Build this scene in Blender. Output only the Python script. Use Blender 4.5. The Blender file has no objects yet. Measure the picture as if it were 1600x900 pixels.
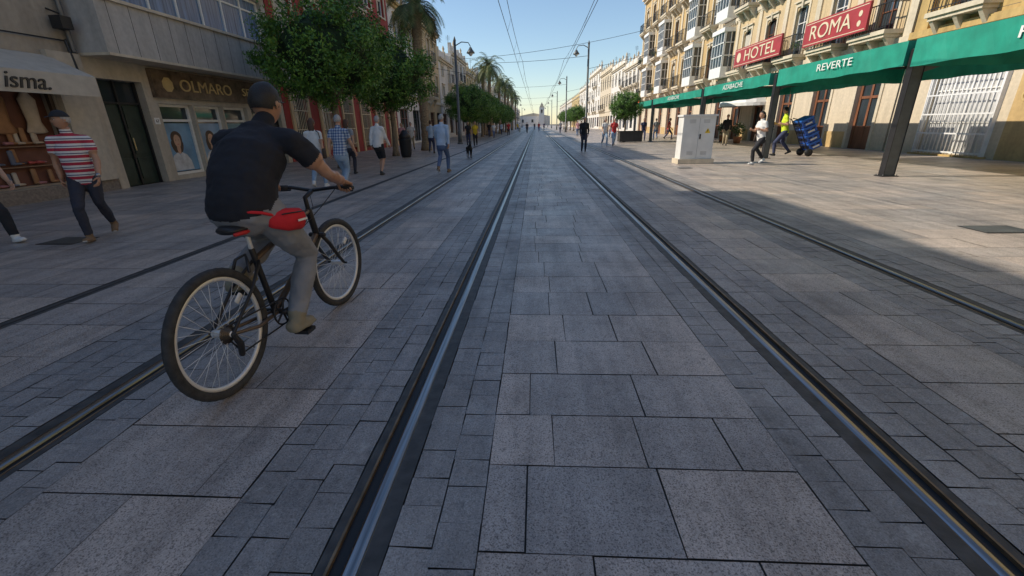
import bpy, math, random
import numpy as np
from mathutils import Vector, Matrix, noise as mnoise
R=random.Random(7)
SC=bpy.context.scene
COL=SC.collection
V=Vector
# ------------------------------------------------------------------ materials
MATS={}
def newmat(name):
    m=bpy.data.materials.new(name); m.use_nodes=True
    nt=m.node_tree; b=nt.nodes["Principled BSDF"]
    return m,nt,b
def nd(nt,t,**k):
    n=nt.nodes.new(t)
    for a,v in k.items():
        if a.startswith('i_'): n.inputs[a[2:].replace('_',' ')].default_value=v
        else: setattr(n,a,v)
    return n
def mathn(nt,op,a,b=None,c=None):
    n=nt.nodes.new('ShaderNodeMath'); n.operation=op
    for i,x in enumerate((a,b,c)):
        if x is None: continue
        if isinstance(x,(int,float)): n.inputs[i].default_value=x
        else: nt.links.new(x,n.inputs[i])
    return n.outputs[0]
def ramp(nt,fac,stops):
    n=nt.nodes.new('ShaderNodeValToRGB'); nt.links.new(fac,n.inputs[0])
    e=n.color_ramp.elements
    while len(e)<len(stops): e.new(.5)
    for i,(p,c) in enumerate(stops):
        e[i].position=p; e[i].color=(c[0],c[1],c[2],1) if not isinstance(c,(int,float)) else (c,c,c,1)
    return n.outputs[0]
def mixc(nt,fac,a,b,mode='MIX'):
    n=nt.nodes.new('ShaderNodeMix'); n.data_type='RGBA'; n.blend_type=mode
    for i,x in ((0,fac),(6,a),(7,b)):
        if isinstance(x,(int,float)): n.inputs[i].default_value=x
        elif isinstance(x,tuple): n.inputs[i].default_value=(x[0],x[1],x[2],1)
        else: nt.links.new(x,n.inputs[i])
    return n.outputs[2]
def simple(name,col,rough=.6,metal=0.,amp=.15,scale=6.,bump=0.,bscale=60.,stretch=(1,1,1),spec=.5,alpha=None):
    if name in MATS: return MATS[name]
    m,nt,b=newmat(name)
    tc=nd(nt,'ShaderNodeTexCoord'); mp=nd(nt,'ShaderNodeMapping'); mp.inputs['Scale'].default_value=stretch
    nt.links.new(tc.outputs['Object'],mp.inputs[0])
    n=nd(nt,'ShaderNodeTexNoise',i_Scale=scale,i_Detail=5.); nt.links.new(mp.outputs[0],n.inputs['Vector'])
    c=ramp(nt,n.outputs['Fac'],[(.3,tuple(x*(1-amp) for x in col)),(.7,tuple(min(1,x*(1+amp)) for x in col))])
    nt.links.new(c,b.inputs['Base Color'])
    b.inputs['Roughness'].default_value=rough; b.inputs['Metallic'].default_value=metal
    b.inputs['Specular IOR Level'].default_value=spec
    if bump:
        n2=nd(nt,'ShaderNodeTexNoise',i_Scale=bscale,i_Detail=4.); nt.links.new(tc.outputs['Object'],n2.inputs['Vector'])
        bp=nd(nt,'ShaderNodeBump',i_Strength=.6,i_Distance=bump); nt.links.new(n2.outputs['Fac'],bp.inputs['Height'])
        nt.links.new(bp.outputs[0],b.inputs['Normal'])
    MATS[name]=m; return m
def wallmat(name,col,dirt=.25):
    if name in MATS: return MATS[name]
    m,nt,b=newmat(name)
    tc=nd(nt,'ShaderNodeTexCoord')
    mp=nd(nt,'ShaderNodeMapping'); mp.inputs['Scale'].default_value=(1.5,1.5,.25); nt.links.new(tc.outputs['Object'],mp.inputs[0])
    n=nd(nt,'ShaderNodeTexNoise',i_Scale=1.6,i_Detail=7.,i_Roughness=.65); nt.links.new(mp.outputs[0],n.inputs['Vector'])
    n3=nd(nt,'ShaderNodeTexNoise',i_Scale=9.,i_Detail=6.); nt.links.new(tc.outputs['Object'],n3.inputs['Vector'])
    c=ramp(nt,n.outputs['Fac'],[(.3,tuple(x*(1-dirt) for x in col)),(.6,col)])
    d=ramp(nt,n3.outputs['Fac'],[(.3,.86),(.65,1.)])
    c=mixc(nt,1.,c,d,'MULTIPLY')
    nt.links.new(c,b.inputs['Base Color']); b.inputs['Roughness'].default_value=.85
    bp=nd(nt,'ShaderNodeBump',i_Strength=.4,i_Distance=.01); nt.links.new(n3.outputs['Fac'],bp.inputs['Height']); nt.links.new(bp.outputs[0],b.inputs['Normal'])
    MATS[name]=m; return m
def stonemat(name,base,speck_d,speck_l,rough,bump,scuff=0.):
    m,nt,b=newmat(name)
    tc=nd(nt,'ShaderNodeTexCoord'); at=nd(nt,'ShaderNodeAttribute',attribute_name='rnd')
    n1=nd(nt,'ShaderNodeTexNoise',i_Scale=150.,i_Detail=3.,i_Roughness=.75); nt.links.new(tc.outputs['Object'],n1.inputs['Vector'])
    vo=nd(nt,'ShaderNodeTexVoronoi',i_Scale=210.); nt.links.new(tc.outputs['Object'],vo.inputs['Vector'])
    n2=nd(nt,'ShaderNodeTexNoise',i_Scale=1.1,i_Detail=6.,i_Roughness=.7); nt.links.new(tc.outputs['Object'],n2.inputs['Vector'])
    n4=nd(nt,'ShaderNodeTexNoise',i_Scale=13.,i_Detail=5.,i_Roughness=.7); nt.links.new(tc.outputs['Object'],n4.inputs['Vector'])
    # traffic grime runs along the street
    mp=nd(nt,'ShaderNodeMapping'); mp.inputs['Scale'].default_value=(3.2,.22,1); nt.links.new(tc.outputs['Object'],mp.inputs[0])
    n6=nd(nt,'ShaderNodeTexNoise',i_Scale=1.6,i_Detail=6.,i_Roughness=.7); nt.links.new(mp.outputs[0],n6.inputs['Vector'])
    c=ramp(nt,n1.outputs['Fac'],[(.33,speck_d),(.47,base),(.56,base),(.68,speck_l)])
    sp=nd(nt,'ShaderNodeSeparateColor'); nt.links.new(vo.outputs['Color'],sp.inputs[0])
    c=mixc(nt,ramp(nt,sp.outputs[0],[(.80,0.),(.88,.75)]),c,speck_d)
    c=mixc(nt,ramp(nt,sp.outputs[1],[(.84,0.),(.9,.55)]),c,speck_l)
    v=mathn(nt,'MULTIPLY_ADD',at.outputs['Fac'],.34,.83)
    v2=mathn(nt,'MULTIPLY',v,ramp(nt,n2.outputs['Fac'],[(.3,.66),(.62,1.06)]))
    v3=mathn(nt,'MULTIPLY',v2,ramp(nt,n4.outputs['Fac'],[(.28,.66),(.46,1.),(.74,1.),(.82,1.25)]))
    v4=mathn(nt,'MULTIPLY',v3,ramp(nt,n6.outputs['Fac'],[(.34,.70),(.58,1.05)]))
    hs=nd(nt,'ShaderNodeHueSaturation'); nt.links.new(c,hs.inputs['Color']); nt.links.new(v4,hs.inputs['Value'])
    nt.links.new(mathn(nt,'MULTIPLY_ADD',at.outputs['Fac'],.4,.66),hs.inputs['Saturation'])
    col=hs.outputs[0]
    if scuff:
        n5=nd(nt,'ShaderNodeTexNoise',i_Scale=5.5,i_Detail=8.,i_Roughness=.75); nt.links.new(tc.outputs['Object'],n5.inputs['Vector'])
        col=mixc(nt,ramp(nt,n5.outputs['Fac'],[(.59,0.),(.69,scuff)]),col,(.50,.47,.43))
    v5=nd(nt,'ShaderNodeTexVoronoi',i_Scale=2.6,i_Randomness=1.); nt.links.new(tc.outputs['Object'],v5.inputs['Vector'])
    col=mixc(nt,ramp(nt,v5.outputs['Distance'],[(.028,.55),(.045,0.)]),col,(.08,.07,.065))
    nt.links.new(col,b.inputs['Base Color'])
    nt.links.new(ramp(nt,n2.outputs['Fac'],[(.3,rough+.14),(.7,rough-.08)]),b.inputs['Roughness'])
    bp=nd(nt,'ShaderNodeBump',i_Strength=.5,i_Distance=bump); nt.links.new(n1.outputs['Fac'],bp.inputs['Height'])
    bp2=nd(nt,'ShaderNodeBump',i_Strength=.5,i_Distance=.004); nt.links.new(n4.outputs['Fac'],bp2.inputs['Height']); nt.links.new(bp.outputs[0],bp2.inputs['Normal'])
    nt.links.new(bp2.outputs[0],b.inputs['Normal'])
    return m
M_slab=stonemat('granite_slab',(.50,.415,.35),(.15,.12,.10),(.66,.57,.49),.41,.0015)
M_sett=stonemat('basalt_sett',(.335,.305,.28),(.20,.185,.17),(.46,.43,.40),.44,.003,.6)
M_mortar=simple('mortar',(.13,.112,.095),.9,amp=.35,scale=8)
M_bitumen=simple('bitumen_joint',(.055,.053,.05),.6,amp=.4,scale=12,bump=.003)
M_steel=simple('rail_steel',(.30,.30,.31),.3,1.,amp=.35,scale=3,stretch=(8,.4,1))
M_railhead=simple('rail_head_steel',(.28,.28,.285),.28,1.,amp=.45,scale=5,stretch=(14,.3,1))
M_rust=simple('rail_lip',(.21,.145,.085),.5,.5,amp=.4,scale=9)
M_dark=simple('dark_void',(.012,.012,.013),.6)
M_glass=simple('window_glass',(.035,.045,.055),.06,amp=.3,scale=.8,spec=.8)
M_glassb=simple('window_glass_curtain',(.12,.20,.34),.12,amp=.5,scale=2.5,stretch=(1,6,.3))
M_white=simple('white_paint',(.78,.77,.74),.5,amp=.06)
M_whiteg=simple('white_grille',(.74,.74,.75),.4,amp=.06)
M_shut=simple('white_shutter',(.55,.55,.55),.5,amp=.1)
M_cream=wallmat('cream_render',(.64,.49,.29))
M_cream2=wallmat('ochre_render',(.59,.41,.19))
M_stone=wallmat('ochre_stone',(.56,.385,.155),.35)
M_ltrim=wallmat('light_trim',(.68,.59,.45),.2)
M_pale=wallmat('pale_ground_floor',(.67,.57,.43),.2)
M_beige=wallmat('beige_render',(.42,.37,.30))
M_beige2=wallmat('beige_shop',(.55,.49,.40))
M_conc=wallmat('grey_panel',(.52,.495,.46),.3)
M_red=wallmat('red_render',(.36,.05,.04),.3)
M_whitew=wallmat('white_render',(.77,.73,.68),.2)
M_yel=wallmat('yellow_render',(.62,.46,.20),.2)
M_iron=simple('black_iron',(.03,.03,.032),.45,.3)
M_brown=simple('brown_door',(.20,.08,.04),.5,amp=.3,scale=5,stretch=(1,1,.2))
M_dgreen=simple('dark_green_door',(.018,.035,.028),.4,amp=.3)
M_marble=simple('brown_marble',(.15,.105,.07),.25,amp=.5,scale=5)
M_gold=simple('gold_letter',(.70,.52,.24),.4,.3,amp=.1)
M_awn=simple('green_awning_canvas',(.012,.27,.19),.65,amp=.18,scale=3,bump=.002,bscale=30)
M_awnw=simple('canvas_beige',(.50,.46,.39),.8,amp=.1)
M_signr=simple('red_sign',(.36,.035,.04),.5,amp=.14,scale=2)
M_lett=simple('sign_letters_cream',(.70,.59,.42),.5,amp=.03)
M_lettw=simple('sign_letters_white',(.78,.78,.76),.5,amp=.03)
M_post=simple('grey_green_post',(.12,.13,.13),.5,.3,amp=.15)
M_bark=simple('bark',(.22,.17,.12),.9,amp=.4,scale=14,bump=.02,bscale=20,stretch=(1,1,.3))
M_palmbark=simple('palm_bark',(.26,.20,.13),.9,amp=.45,scale=10,bump=.03,bscale=14,stretch=(1,1,3))
def leafmat(name,a,b_,c_):
    m,nt,b=newmat(name)
    at=nd(nt,'ShaderNodeAttribute',attribute_name='rnd')
    c=ramp(nt,at.outputs['Fac'],[(0,a),(.6,b_),(1,c_)])
    nt.links.new(c,b.inputs['Base Color']); b.inputs['Roughness'].default_value=.5
    return m
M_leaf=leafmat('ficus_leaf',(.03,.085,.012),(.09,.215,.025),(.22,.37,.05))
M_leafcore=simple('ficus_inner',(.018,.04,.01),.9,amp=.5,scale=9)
M_palml=leafmat('palm_leaf',(.06,.10,.025),(.12,.17,.045),(.27,.25,.09))
# ------------------------------------------------------------------ object helper
def rawmesh(name,verts,faces,mat=None,parent=None,smooth=False,loc=None):
    me=bpy.data.meshes.new(name); me.from_pydata([tuple(v) for v in verts],[],faces); me.update()
    if mat: me.materials.append(mat)
    if smooth: me.polygons.foreach_set('use_smooth',[True]*len(me.polygons))
    o=bpy.data.objects.new(name,me); COL.objects.link(o)
    if parent: o.parent=parent
    if loc is not None: o.location=loc
    return o
class Obj:
    def __init__(s,name,loc=(0,0,0),rotz=0):
        s.name=name; s.loc=V(loc); s.parts={}; s.rotz=rotz
        s.e=bpy.data.objects.new(name,None); s.e.location=loc; s.e.rotation_euler=(0,0,rotz); s.e.empty_display_size=.2
        COL.objects.link(s.e)
    def P(s,part,mat,smooth=False):
        if part not in s.parts: s.parts[part]=[[],[],mat,smooth]
        return s.parts[part]
    def box(s,part,mat,x0,x1,y0,y1,z0,z1):
        p=s.P(part,mat); b=len(p[0])
        if x0>x1:x0,x1=x1,x0
        if y0>y1:y0,y1=y1,y0
        p[0]+=[(x,y,z) for z in (z0,z1) for y in (y0,y1) for x in (x0,x1)]
        p[1]+=[tuple(b+i for i in f) for f in ((0,2,3,1),(4,5,7,6),(0,1,5,4),(2,6,7,3),(0,4,6,2),(1,3,7,5))]
    def poly(s,part,mat,pts,smooth=False):
        p=s.P(part,mat,smooth); b=len(p[0]); p[0]+=[tuple(q) for q in pts]; p[1].append(tuple(range(b,b+len(pts))))
    def prism(s,part,mat,pts,ext):
        n=len(pts); p=s.P(part,mat); b=len(p[0]); e=V(ext)
        p[0]+=[tuple(V(q)) for q in pts]+[tuple(V(q)+e) for q in pts]
        p[1].append(tuple(range(b+n-1,b-1,-1))); p[1].append(tuple(range(b+n,b+2*n)))
        for i in range(n):
            j=(i+1)%n; p[1].append((b+i,b+j,b+n+j,b+n+i))
    def tube(s,part,mat,pts,rads,n=10,side=None,dome=True,smooth=True):
        p=s.P(part,mat,smooth); addtube(p[0],p[1],[V(q) for q in pts],rads,n,side,dome)
    def text(s,part,mat,txt,size,pos,side,ext=.012,width=None,shear=0):
        c=bpy.data.curves.new(part,'FONT'); c.body=txt; c.size=size; c.extrude=ext; c.align_x='CENTER'; c.align_y='CENTER'; c.shear=shear; c.materials.append(mat)
        o=bpy.data.objects.new(part,c); COL.objects.link(o); o.parent=s.e
        if side==1: o.matrix_local=Matrix.Translation(V(pos)-s.loc)@Matrix(((0,0,-1,0),(-1,0,0,0),(0,1,0,0),(0,0,0,1)))
        elif side==-1: o.matrix_local=Matrix.Translation(V(pos)-s.loc)@Matrix(((0,0,1,0),(1,0,0,0),(0,1,0,0),(0,0,0,1)))
        else: o.matrix_local=Matrix.Translation(V(pos)-s.loc)@Matrix(((1,0,0,0),(0,0,-1,0),(0,1,0,0),(0,0,0,1)))
        if width: TEXTS.append((o,width))
        return o
    def finish(s,world=True):
        for k,(v,f,m,sm) in s.parts.items():
            vv=[(a-s.loc.x,b-s.loc.y,c-s.loc.z) for a,b,c in v] if world else v
            rawmesh(k,vv,f,m,s.e,sm)
        return s.e
TEXTS=[]
def addtube(vs,fs,pts,rads,n=10,side=None,dome=True):
    rr=[(r,r) if isinstance(r,(int,float)) else r for r in rads]
    pts=list(pts)
    if dome:
        t0=(pts[0]-pts[1]).normalized(); t1=(pts[-1]-pts[-2]).normalized()
        a,b=rr[0]; c,d=rr[-1]
        pts=[pts[0]+t0*min(a,b)*.75,pts[0]+t0*min(a,b)*.45]+pts+[pts[-1]+t1*min(c,d)*.45,pts[-1]+t1*min(c,d)*.75]
        rr=[(a*.45,b*.45),(a*.85,b*.85)]+rr+[(c*.85,d*.85),(c*.45,d*.45)]
    base=len(vs); N=len(pts); u=None
    for i,p in enumerate(pts):
        t=(pts[min(i+1,N-1)]-pts[max(i-1,0)]).normalized()
        if side is not None: s_=V(side)
        elif u is None: s_=V((1,0,0)) if abs(t.x)<.8 else V((0,1,0))
        else: s_=u
        u=(s_-t*s_.dot(t))
        if u.length<1e-5: u=t.orthogonal()
        u.normalize(); w=t.cross(u)
        a,b=rr[i]
        for k in range(n):
            an=2*math.pi*k/n; q=p+u*(a*math.cos(an))+w*(b*math.sin(an)); vs.append((q.x,q.y,q.z))
    for i in range(N-1):
        for k in range(n):
            k2=(k+1)%n
            fs.append((base+i*n+k,base+i*n+k2,base+(i+1)*n+k2,base+(i+1)*n+k))
    fs.append(tuple(base+k for k in range(n-1,-1,-1))); fs.append(tuple(base+(N-1)*n+k for k in range(n)))
# ------------------------------------------------------------------ camera
f=680.;h=1.36
p=math.atan(255.3/f);a=math.atan(43*math.cos(p)/f);r=math.asin(.0195)
F=V((-math.sin(a)*math.cos(p),math.cos(a)*math.cos(p),-math.sin(p)))
Rl=V((math.cos(a),math.sin(a),0));Ul=Rl.cross(F)
ix=math.cos(r)*Rl-math.sin(r)*Ul; iy=math.sin(r)*Rl+math.cos(r)*Ul
cam=bpy.data.cameras.new('camera'); cam.sensor_width=36; cam.lens=36*f/1600; cam.clip_end=3000; cam.clip_start=.05
co=bpy.data.objects.new('camera',cam); COL.objects.link(co); SC.camera=co
mw=Matrix.Identity(4)
for i in range(3):
    mw[i][0]=ix[i]; mw[i][1]=iy[i]; mw[i][2]=-F[i]
mw[2][3]=h
co.matrix_world=mw
# ------------------------------------------------------------------ light
w=bpy.data.worlds.new('World'); SC.world=w; w.use_nodes=True
sky=w.node_tree.nodes.new('ShaderNodeTexSky'); sky.sky_type='NISHITA'; sky.sun_disc=False
SV=V((1,-.10,-.78)).normalized()
sky.sun_elevation=math.asin(-SV.z); sky.sun_rotation=math.radians(276); sky.air_density=1.1; sky.dust_density=.15; sky.ozone_density=2.6
bg=w.node_tree.nodes['Background']; bg.inputs[1].default_value=.15
w.node_tree.links.new(sky.outputs[0],bg.inputs[0])
sl=bpy.data.lights.new('sun','SUN'); sl.energy=5.; sl.angle=math.radians(.5); sl.color=(1,.90,.74)
so=bpy.data.objects.new('sun',sl); COL.objects.link(so); so.rotation_euler=SV.to_track_quat('-Z','Y').to_euler()
SC.view_settings.view_transform='Standard'; SC.view_settings.look='None'; SC.view_settings.exposure=0
# ------------------------------------------------------------------ ground
RAILS=[(-2.35,1),(-.62,-1),(1.50,1),(3.33,-1)]   # groove side
rawmesh('ground',[(-400,-60,-.02),(400,-60,-.02),(400,1500,-.02),(-400,1500,-.02)],[(0,1,2,3)],M_mortar)
def pave(name,zones,mat):
    vs=[];fs=[];rn=[]
    for (x0,x1,y0,y1,wx,ly,gap,jit,mode) in zones:
        y=y0
        if mode=='row':
            while y<y1:
                l=ly*R.uniform(.8,1.25); x=x0; off=R.uniform(.3,1.)
                first=True
                while x<x1-1e-3:
                    ww=wx*R.uniform(.7,1.4)*(off if first and (x1-x0)>wx*2.2 else 1); first=False
                    if x+ww>x1-wx*.35: ww=x1-x
                    rn.append(R.random()); b=len(vs); g=gap/2
                    j=[R.uniform(-.0025,.0025) for _ in range(8)]; z=R.uniform(-.0015,0)
                    vs+=[(x+g+j[0],y+g+j[1],z),(x+ww-g+j[2],y+g+j[3],z),(x+ww-g+j[4],y+l-g+j[5],z),(x+g+j[6],y+l-g+j[7],z)]
                    fs.append((b,b+1,b+2,b+3)); x+=ww
                y+=l
        else:
            nc=max(1,round((x1-x0)/wx)); cw=(x1-x0)/nc
            for c in range(nc):
                y=y0-R.uniform(0,ly)
                while y<y1:
                    l=ly*R.uniform(.88,1.15); rn.append(.3+.4*R.random()); b=len(vs); g=gap/2; X=x0+c*cw
                    j=[R.uniform(-.003,.003) for _ in range(8)]; z=R.uniform(-.003,0)
                    vs+=[(X+g+j[0],y+g+j[1],z),(X+cw-g+j[2],y+g+j[3],z),(X+cw-g+j[4],y+l-g+j[5],z),(X+g+j[6],y+l-g+j[7],z)]
                    fs.append((b,b+1,b+2,b+3)); y+=l
    o=rawmesh(name,vs,fs,mat); at=o.data.attributes.new('rnd','FLOAT','FACE'); at.data.foreach_set('value',rn)
    return o
SL=[]
for (x0,x1,w_) in [(-10.7,-4.13,.7),(-3.99,-3.06,.5),(-2.0,-1.16,.5),(-.2,1.08,.44),(2.1,2.80,.5),(3.82,14.95,.7)]:
    SL.append((x0,x1,-3,45,w_,.40,.006,0,'row'))
    SL.append((x0,x1,45,130,w_*1.6,1.1,.012,0,'row'))
    SL.append((x0,x1,130,700,w_*3,6,.02,0,'row'))
pave('pavement',SL,M_slab)
ST=[]
for (x0,x1) in [(-3.06,-2.46),(-2.24,-2.0),(-1.16,-.73),(-.51,-.2),(1.08,1.39),(1.61,2.1),(2.80,3.22),(3.44,3.82)]:
    ST.append((x0,x1,-2,30,.145,.155,.0045,0,'col'))
    ST.append((x0,x1,30,80,.3,1.,.01,0,'col')); ST.append((x0,x1,80,700,.5,8,.02,0,'col'))
pave('cobble_strip',ST,M_sett)
for rx,g in RAILS:
    o=Obj('tram_rail',(rx,0,0))
    def strip(part,m,a_,b_,z0,z1):
        x0,x1=sorted((rx+g*a_,rx+g*b_)); o.box(part,m,x0,x1,-3,700,z0,z1)
    strip('bitumen_outer',M_bitumen,-.107,-.040,-.018,-.003)
    prof=[(-.036,-.012),(-.034,-.004),(-.026,.0005),(-.010,.003),(.006,.002),(.014,-.003),(.018,-.012)]
    for (xa,za),(xb,zb) in zip(prof,prof[1:]):
        pts=[(rx+g*xa,-3,za),(rx+g*xb,-3,zb),(rx+g*xb,700,zb),(rx+g*xa,700,za)]
        if g<0: pts=pts[::-1]
        P_=o.P('rail_head',M_railhead,False); b=len(P_[0]); P_[0]+=pts; P_[1].append((b,b+1,b+2,b+3))
    strip('rail_shoulder',M_rust,-.0395,-.0365,-.018,-.004)
    strip('groove',M_dark,.0185,.062,-.0195,-.017)
    strip('guard_lip',M_rust,.0625,.072,-.018,-.001)
    strip('bitumen_inner',M_bitumen,.0725,.107,-.018,-.003)
    o.finish()
o=Obj('shadow_line',(-4.06,0,0)); o.box('shadow_band',M_bitumen,-4.128,-3.992,-3,300,-.018,-.006); o.box('shadow_core',M_dark,-4.07,-4.05,-3,300,-.006,-.004)  # thin dark strips standing in for the overhead wire's shadow on the paving
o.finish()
for gx,gy,sx,sy in [(5.85,5.75,.62,.42),(-6.3,5.4,.5,.4),(-4.9,7.6,.5,.35),(4.6,14.2,.4,.3)]:
    o=Obj('drain_grate',(gx,gy,0)); o.box('frame',M_iron,gx-sx/2,gx+sx/2,gy-sy/2,gy+sy/2,.001,.005)
    k=int(sx/.05)
    for i in range(k):
        o.box('bars',M_post,gx-sx/2+.02+i*.05,gx-sx/2+.045+i*.05,gy-sy/2+.03,gy+sy/2-.03,.005,.009)
    o.finish()
o=Obj('litter',(0,0,0)); ml=simple('paper_scrap',(.6,.6,.57),.8)
for k in range(30):
    x=R.uniform(-6,8);y=R.uniform(2.2,14); s_=R.uniform(.008,.02); o.prism('scraps',ml if k%3 else M_bark,[(x,y,.003),(x+s_,y+s_*.3,.005),(x+s_*.7,y+s_,.004)],(0,0,.002))
o.finish()
# ------------------------------------------------------------------ facades
def fx(side,xf,d): return xf+side*d
def wall(o,side,xf,y0,y1,z0,z1,ops,part,mat,th=.3):
    ys=sorted(set([y0,y1]+[q for op in ops for q in op[:2] if y0<q<y1])); zs=sorted(set([z0,z1]+[q for op in ops for q in op[2:4] if z0<q<z1]))
    for i in range(len(zs)-1):
        zc=(zs[i]+zs[i+1])/2; st=None
        for j in range(len(ys)-1):
            yc=(ys[j]+ys[j+1])/2
            hole=any(a_<yc<b_ and c_<zc<d_ for a_,b_,c_,d_ in [op[:4] for op in ops])
            if not hole and st is None: st=ys[j]
            if hole and st is not None: o.box(part,mat,fx(side,xf,0),fx(side,xf,th),st,ys[j],zs[i],zs[i+1]); st=None
        if st is not None: o.box(part,mat,fx(side,xf,0),fx(side,xf,th),st,ys[-1],zs[i],zs[i+1])
def window(o,side,xf,ya,yb,za,zb,frame=M_white,glass=M_glass,trim=None,cols=2,rows=2,sill=True,arch=False,fw=.06):
    o.box('glass_%s'%glass.name,glass,fx(side,xf,.2),fx(side,xf,.22),ya,yb,za,zb)
    F_='frames_'+frame.name
    d0,d1=fx(side,xf,.14),fx(side,xf,.198)
    o.box(F_,frame,d0,d1,ya,ya+fw,za,zb); o.box(F_,frame,d0,d1,yb-fw,yb,za,zb)
    o.box(F_,frame,d0,d1,ya+fw,yb-fw,zb-fw,zb); o.box(F_,frame,d0,d1,ya+fw,yb-fw,za,za+fw)
    d0=fx(side,xf,.155)
    for c in range(1,cols):
        y=ya+(yb-ya)*c/cols; o.box(F_,frame,d0,d1,y-fw*.4,y+fw*.4,za+fw,zb-fw)
    for r_ in range(1,rows):
        z=za+(zb-za)*(r_/rows if rows>2 else .72); o.box(F_+'_bars',frame,fx(side,xf,.16),fx(side,xf,.197),ya+fw,yb-fw,z-fw*.35,z+fw*.35)
    if trim:
        o.box('trim',trim,fx(side,xf,-.05),fx(side,xf,.002),ya-.16,ya-.001,za,zb+.0)
        o.box('trim',trim,fx(side,xf,-.05),fx(side,xf,.002),yb+.001,yb+.16,za,zb+.0)
        o.box('trim',trim,fx(side,xf,-.05),fx(side,xf,.002),ya-.16,yb+.16,zb+.001,zb+.2)
        o.box('trim',trim,fx(side,xf,-.14),fx(side,xf,.002),ya-.24,yb+.24,zb+.201,zb+.28)
    if sill: o.box('sills',trim or M_ltrim,fx(side,xf,-.09),fx(side,xf,.1),ya-.1,yb+.1,za-.09,za-.001)
    if arch:
        ym=(ya+yb)/2; hw=(yb-ya)/2; zc=zb-hw*.55
        for sgn in (-1,1):
            pts=[(fx(side,xf,.01),ym+sgn*hw,zb)]
            for k in range(7):
                t=math.pi/2*k/6; pts.append((fx(side,xf,.01),ym+sgn*hw*math.cos(t),zc+hw*.55*math.sin(t)))
            o.prism('arch_spandrels',arch,pts,(side*.12,0,0))
def leafball(o,part,c,r,n,ls=.07):
    P_=o.P(part,M_leaf)
    for k in range(n):
        d=V((R.gauss(0,1),R.gauss(0,1),R.gauss(0,1))).normalized()*r*R.uniform(.4,1.); q=V(c)+d; t=V((R.gauss(0,1),R.gauss(0,1),R.gauss(0,1))).normalized()*ls; b=t.orthogonal().normalized()*ls*.4; m_=len(P_[0])
        P_[0].extend([tuple(q-t),tuple(q+b),tuple(q+t),tuple(q-b)]); P_[1].append((m_,m_+1,m_+2,m_+3))
def balcony(o,side,xf,ya,yb,z,dep=.7,rail=M_iron,slab=M_ltrim,hh=1.0,step=.13):
    o.box('balcony_slabs',slab,fx(side,xf,-dep),fx(side,xf,0),ya,yb,z-.16,z)
    o.box('balcony_slabs',slab,fx(side,xf,-dep+.08),fx(side,xf,0),ya+.08,yb-.08,z-.28,z-.161)
    n=max(2,int((yb-ya)/1.1)+1)
    for i in range(n):
        y=ya+.2+(yb-ya-.4)*i/(n-1)
        pts=[(fx(side,xf,0),y-.08,z-.285),(fx(side,xf,-dep*.8),y-.08,z-.285),(fx(side,xf,-dep*.55),y-.08,z-.5),(fx(side,xf,-.08),y-.08,z-.85),(fx(side,xf,0),y-.08,z-.9)]
        o.prism('corbels',slab,pts,(0,.16,0))
    xo=fx(side,xf,-dep+.05); t=.018
    def b(x0,x1,y0,y1,z0,z1): o.box('railings_'+rail.name,rail,x0,x1,y0,y1,z0,z1)
    b(xo-.02,xo+.02,ya+.04,yb-.04,z+hh-.04,z+hh); b(xo-.015,xo+.015,ya+.04,yb-.04,z+.08,z+.11)
    k=int((yb-ya-.1)/step)
    for i in range(k+1):
        y=ya+.05+(yb-ya-.1)*i/k; b(xo-t/2,xo+t/2,y-t/2,y+t/2,z,z+hh-.04)
    for ye in (ya+.05,yb-.05):
        x0,x1=sorted((xo,xf)); b(x0,x1,ye-.015,ye+.015,z+hh-.039,z+hh-.005)
        kk=int(dep/step)
        for i in range(1,kk):
            x=x0+(x1-x0)*i/kk; b(x-t/2,x+t/2,ye-t/2,ye+t/2,z,z+hh-.04)
def mirador(o,side,xf,ya,yb,z0,z1,dep=.75,m=M_white):
    o.box('bay_base',m,fx(side,xf,-dep),fx(side,xf,0),ya,yb,z0,z0+.75)
    o.box('bay_top',m,fx(side,xf,-dep-.08),fx(side,xf,0),ya-.08,yb+.08,z1-.3,z1)
    o.box('bay_glass',M_glass,fx(side,xf,-dep+.08),fx(side,xf,0),ya+.08,yb-.08,z0+.751,z1-.301)
    n=max(2,int((yb-ya)/.55))
    for i in range(n+1):
        y=ya+.03+(yb-ya-.06)*i/n; o.box('bay_mullions',m,fx(side,xf,-dep),fx(side,xf,-dep+.079),y-.03,y+.03,z0+.751,z1-.301)
    for q in (.33,.7):
        z=z0+.75+(z1-z0-1.05)*q; o.box('bay_rails',m,fx(side,xf,-dep+.01),fx(side,xf,-dep+.078),ya,yb,z-.03,z+.03)
        for ye in (ya,yb-.06): o.box('bay_rails_side',m,fx(side,xf,-dep+.08),fx(side,xf,0),ye,ye+.06,z-.03,z+.03)
    for ye in (ya+.02,yb-.079):
        for q in (0,.4): o.box('bay_mullions_side',m,fx(side,xf,-dep+.1+q),fx(side,xf,-dep+.16+q),ye,ye+.059,z0+.751,z1-.301)
def core(o,side,xf,y0,y1,H,mat,depth=12,th=.3):
    o.box('mass',mat,fx(side,xf,th+.002),fx(side,xf,depth),y0+.01,y1-.01,0,H-.02)
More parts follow.
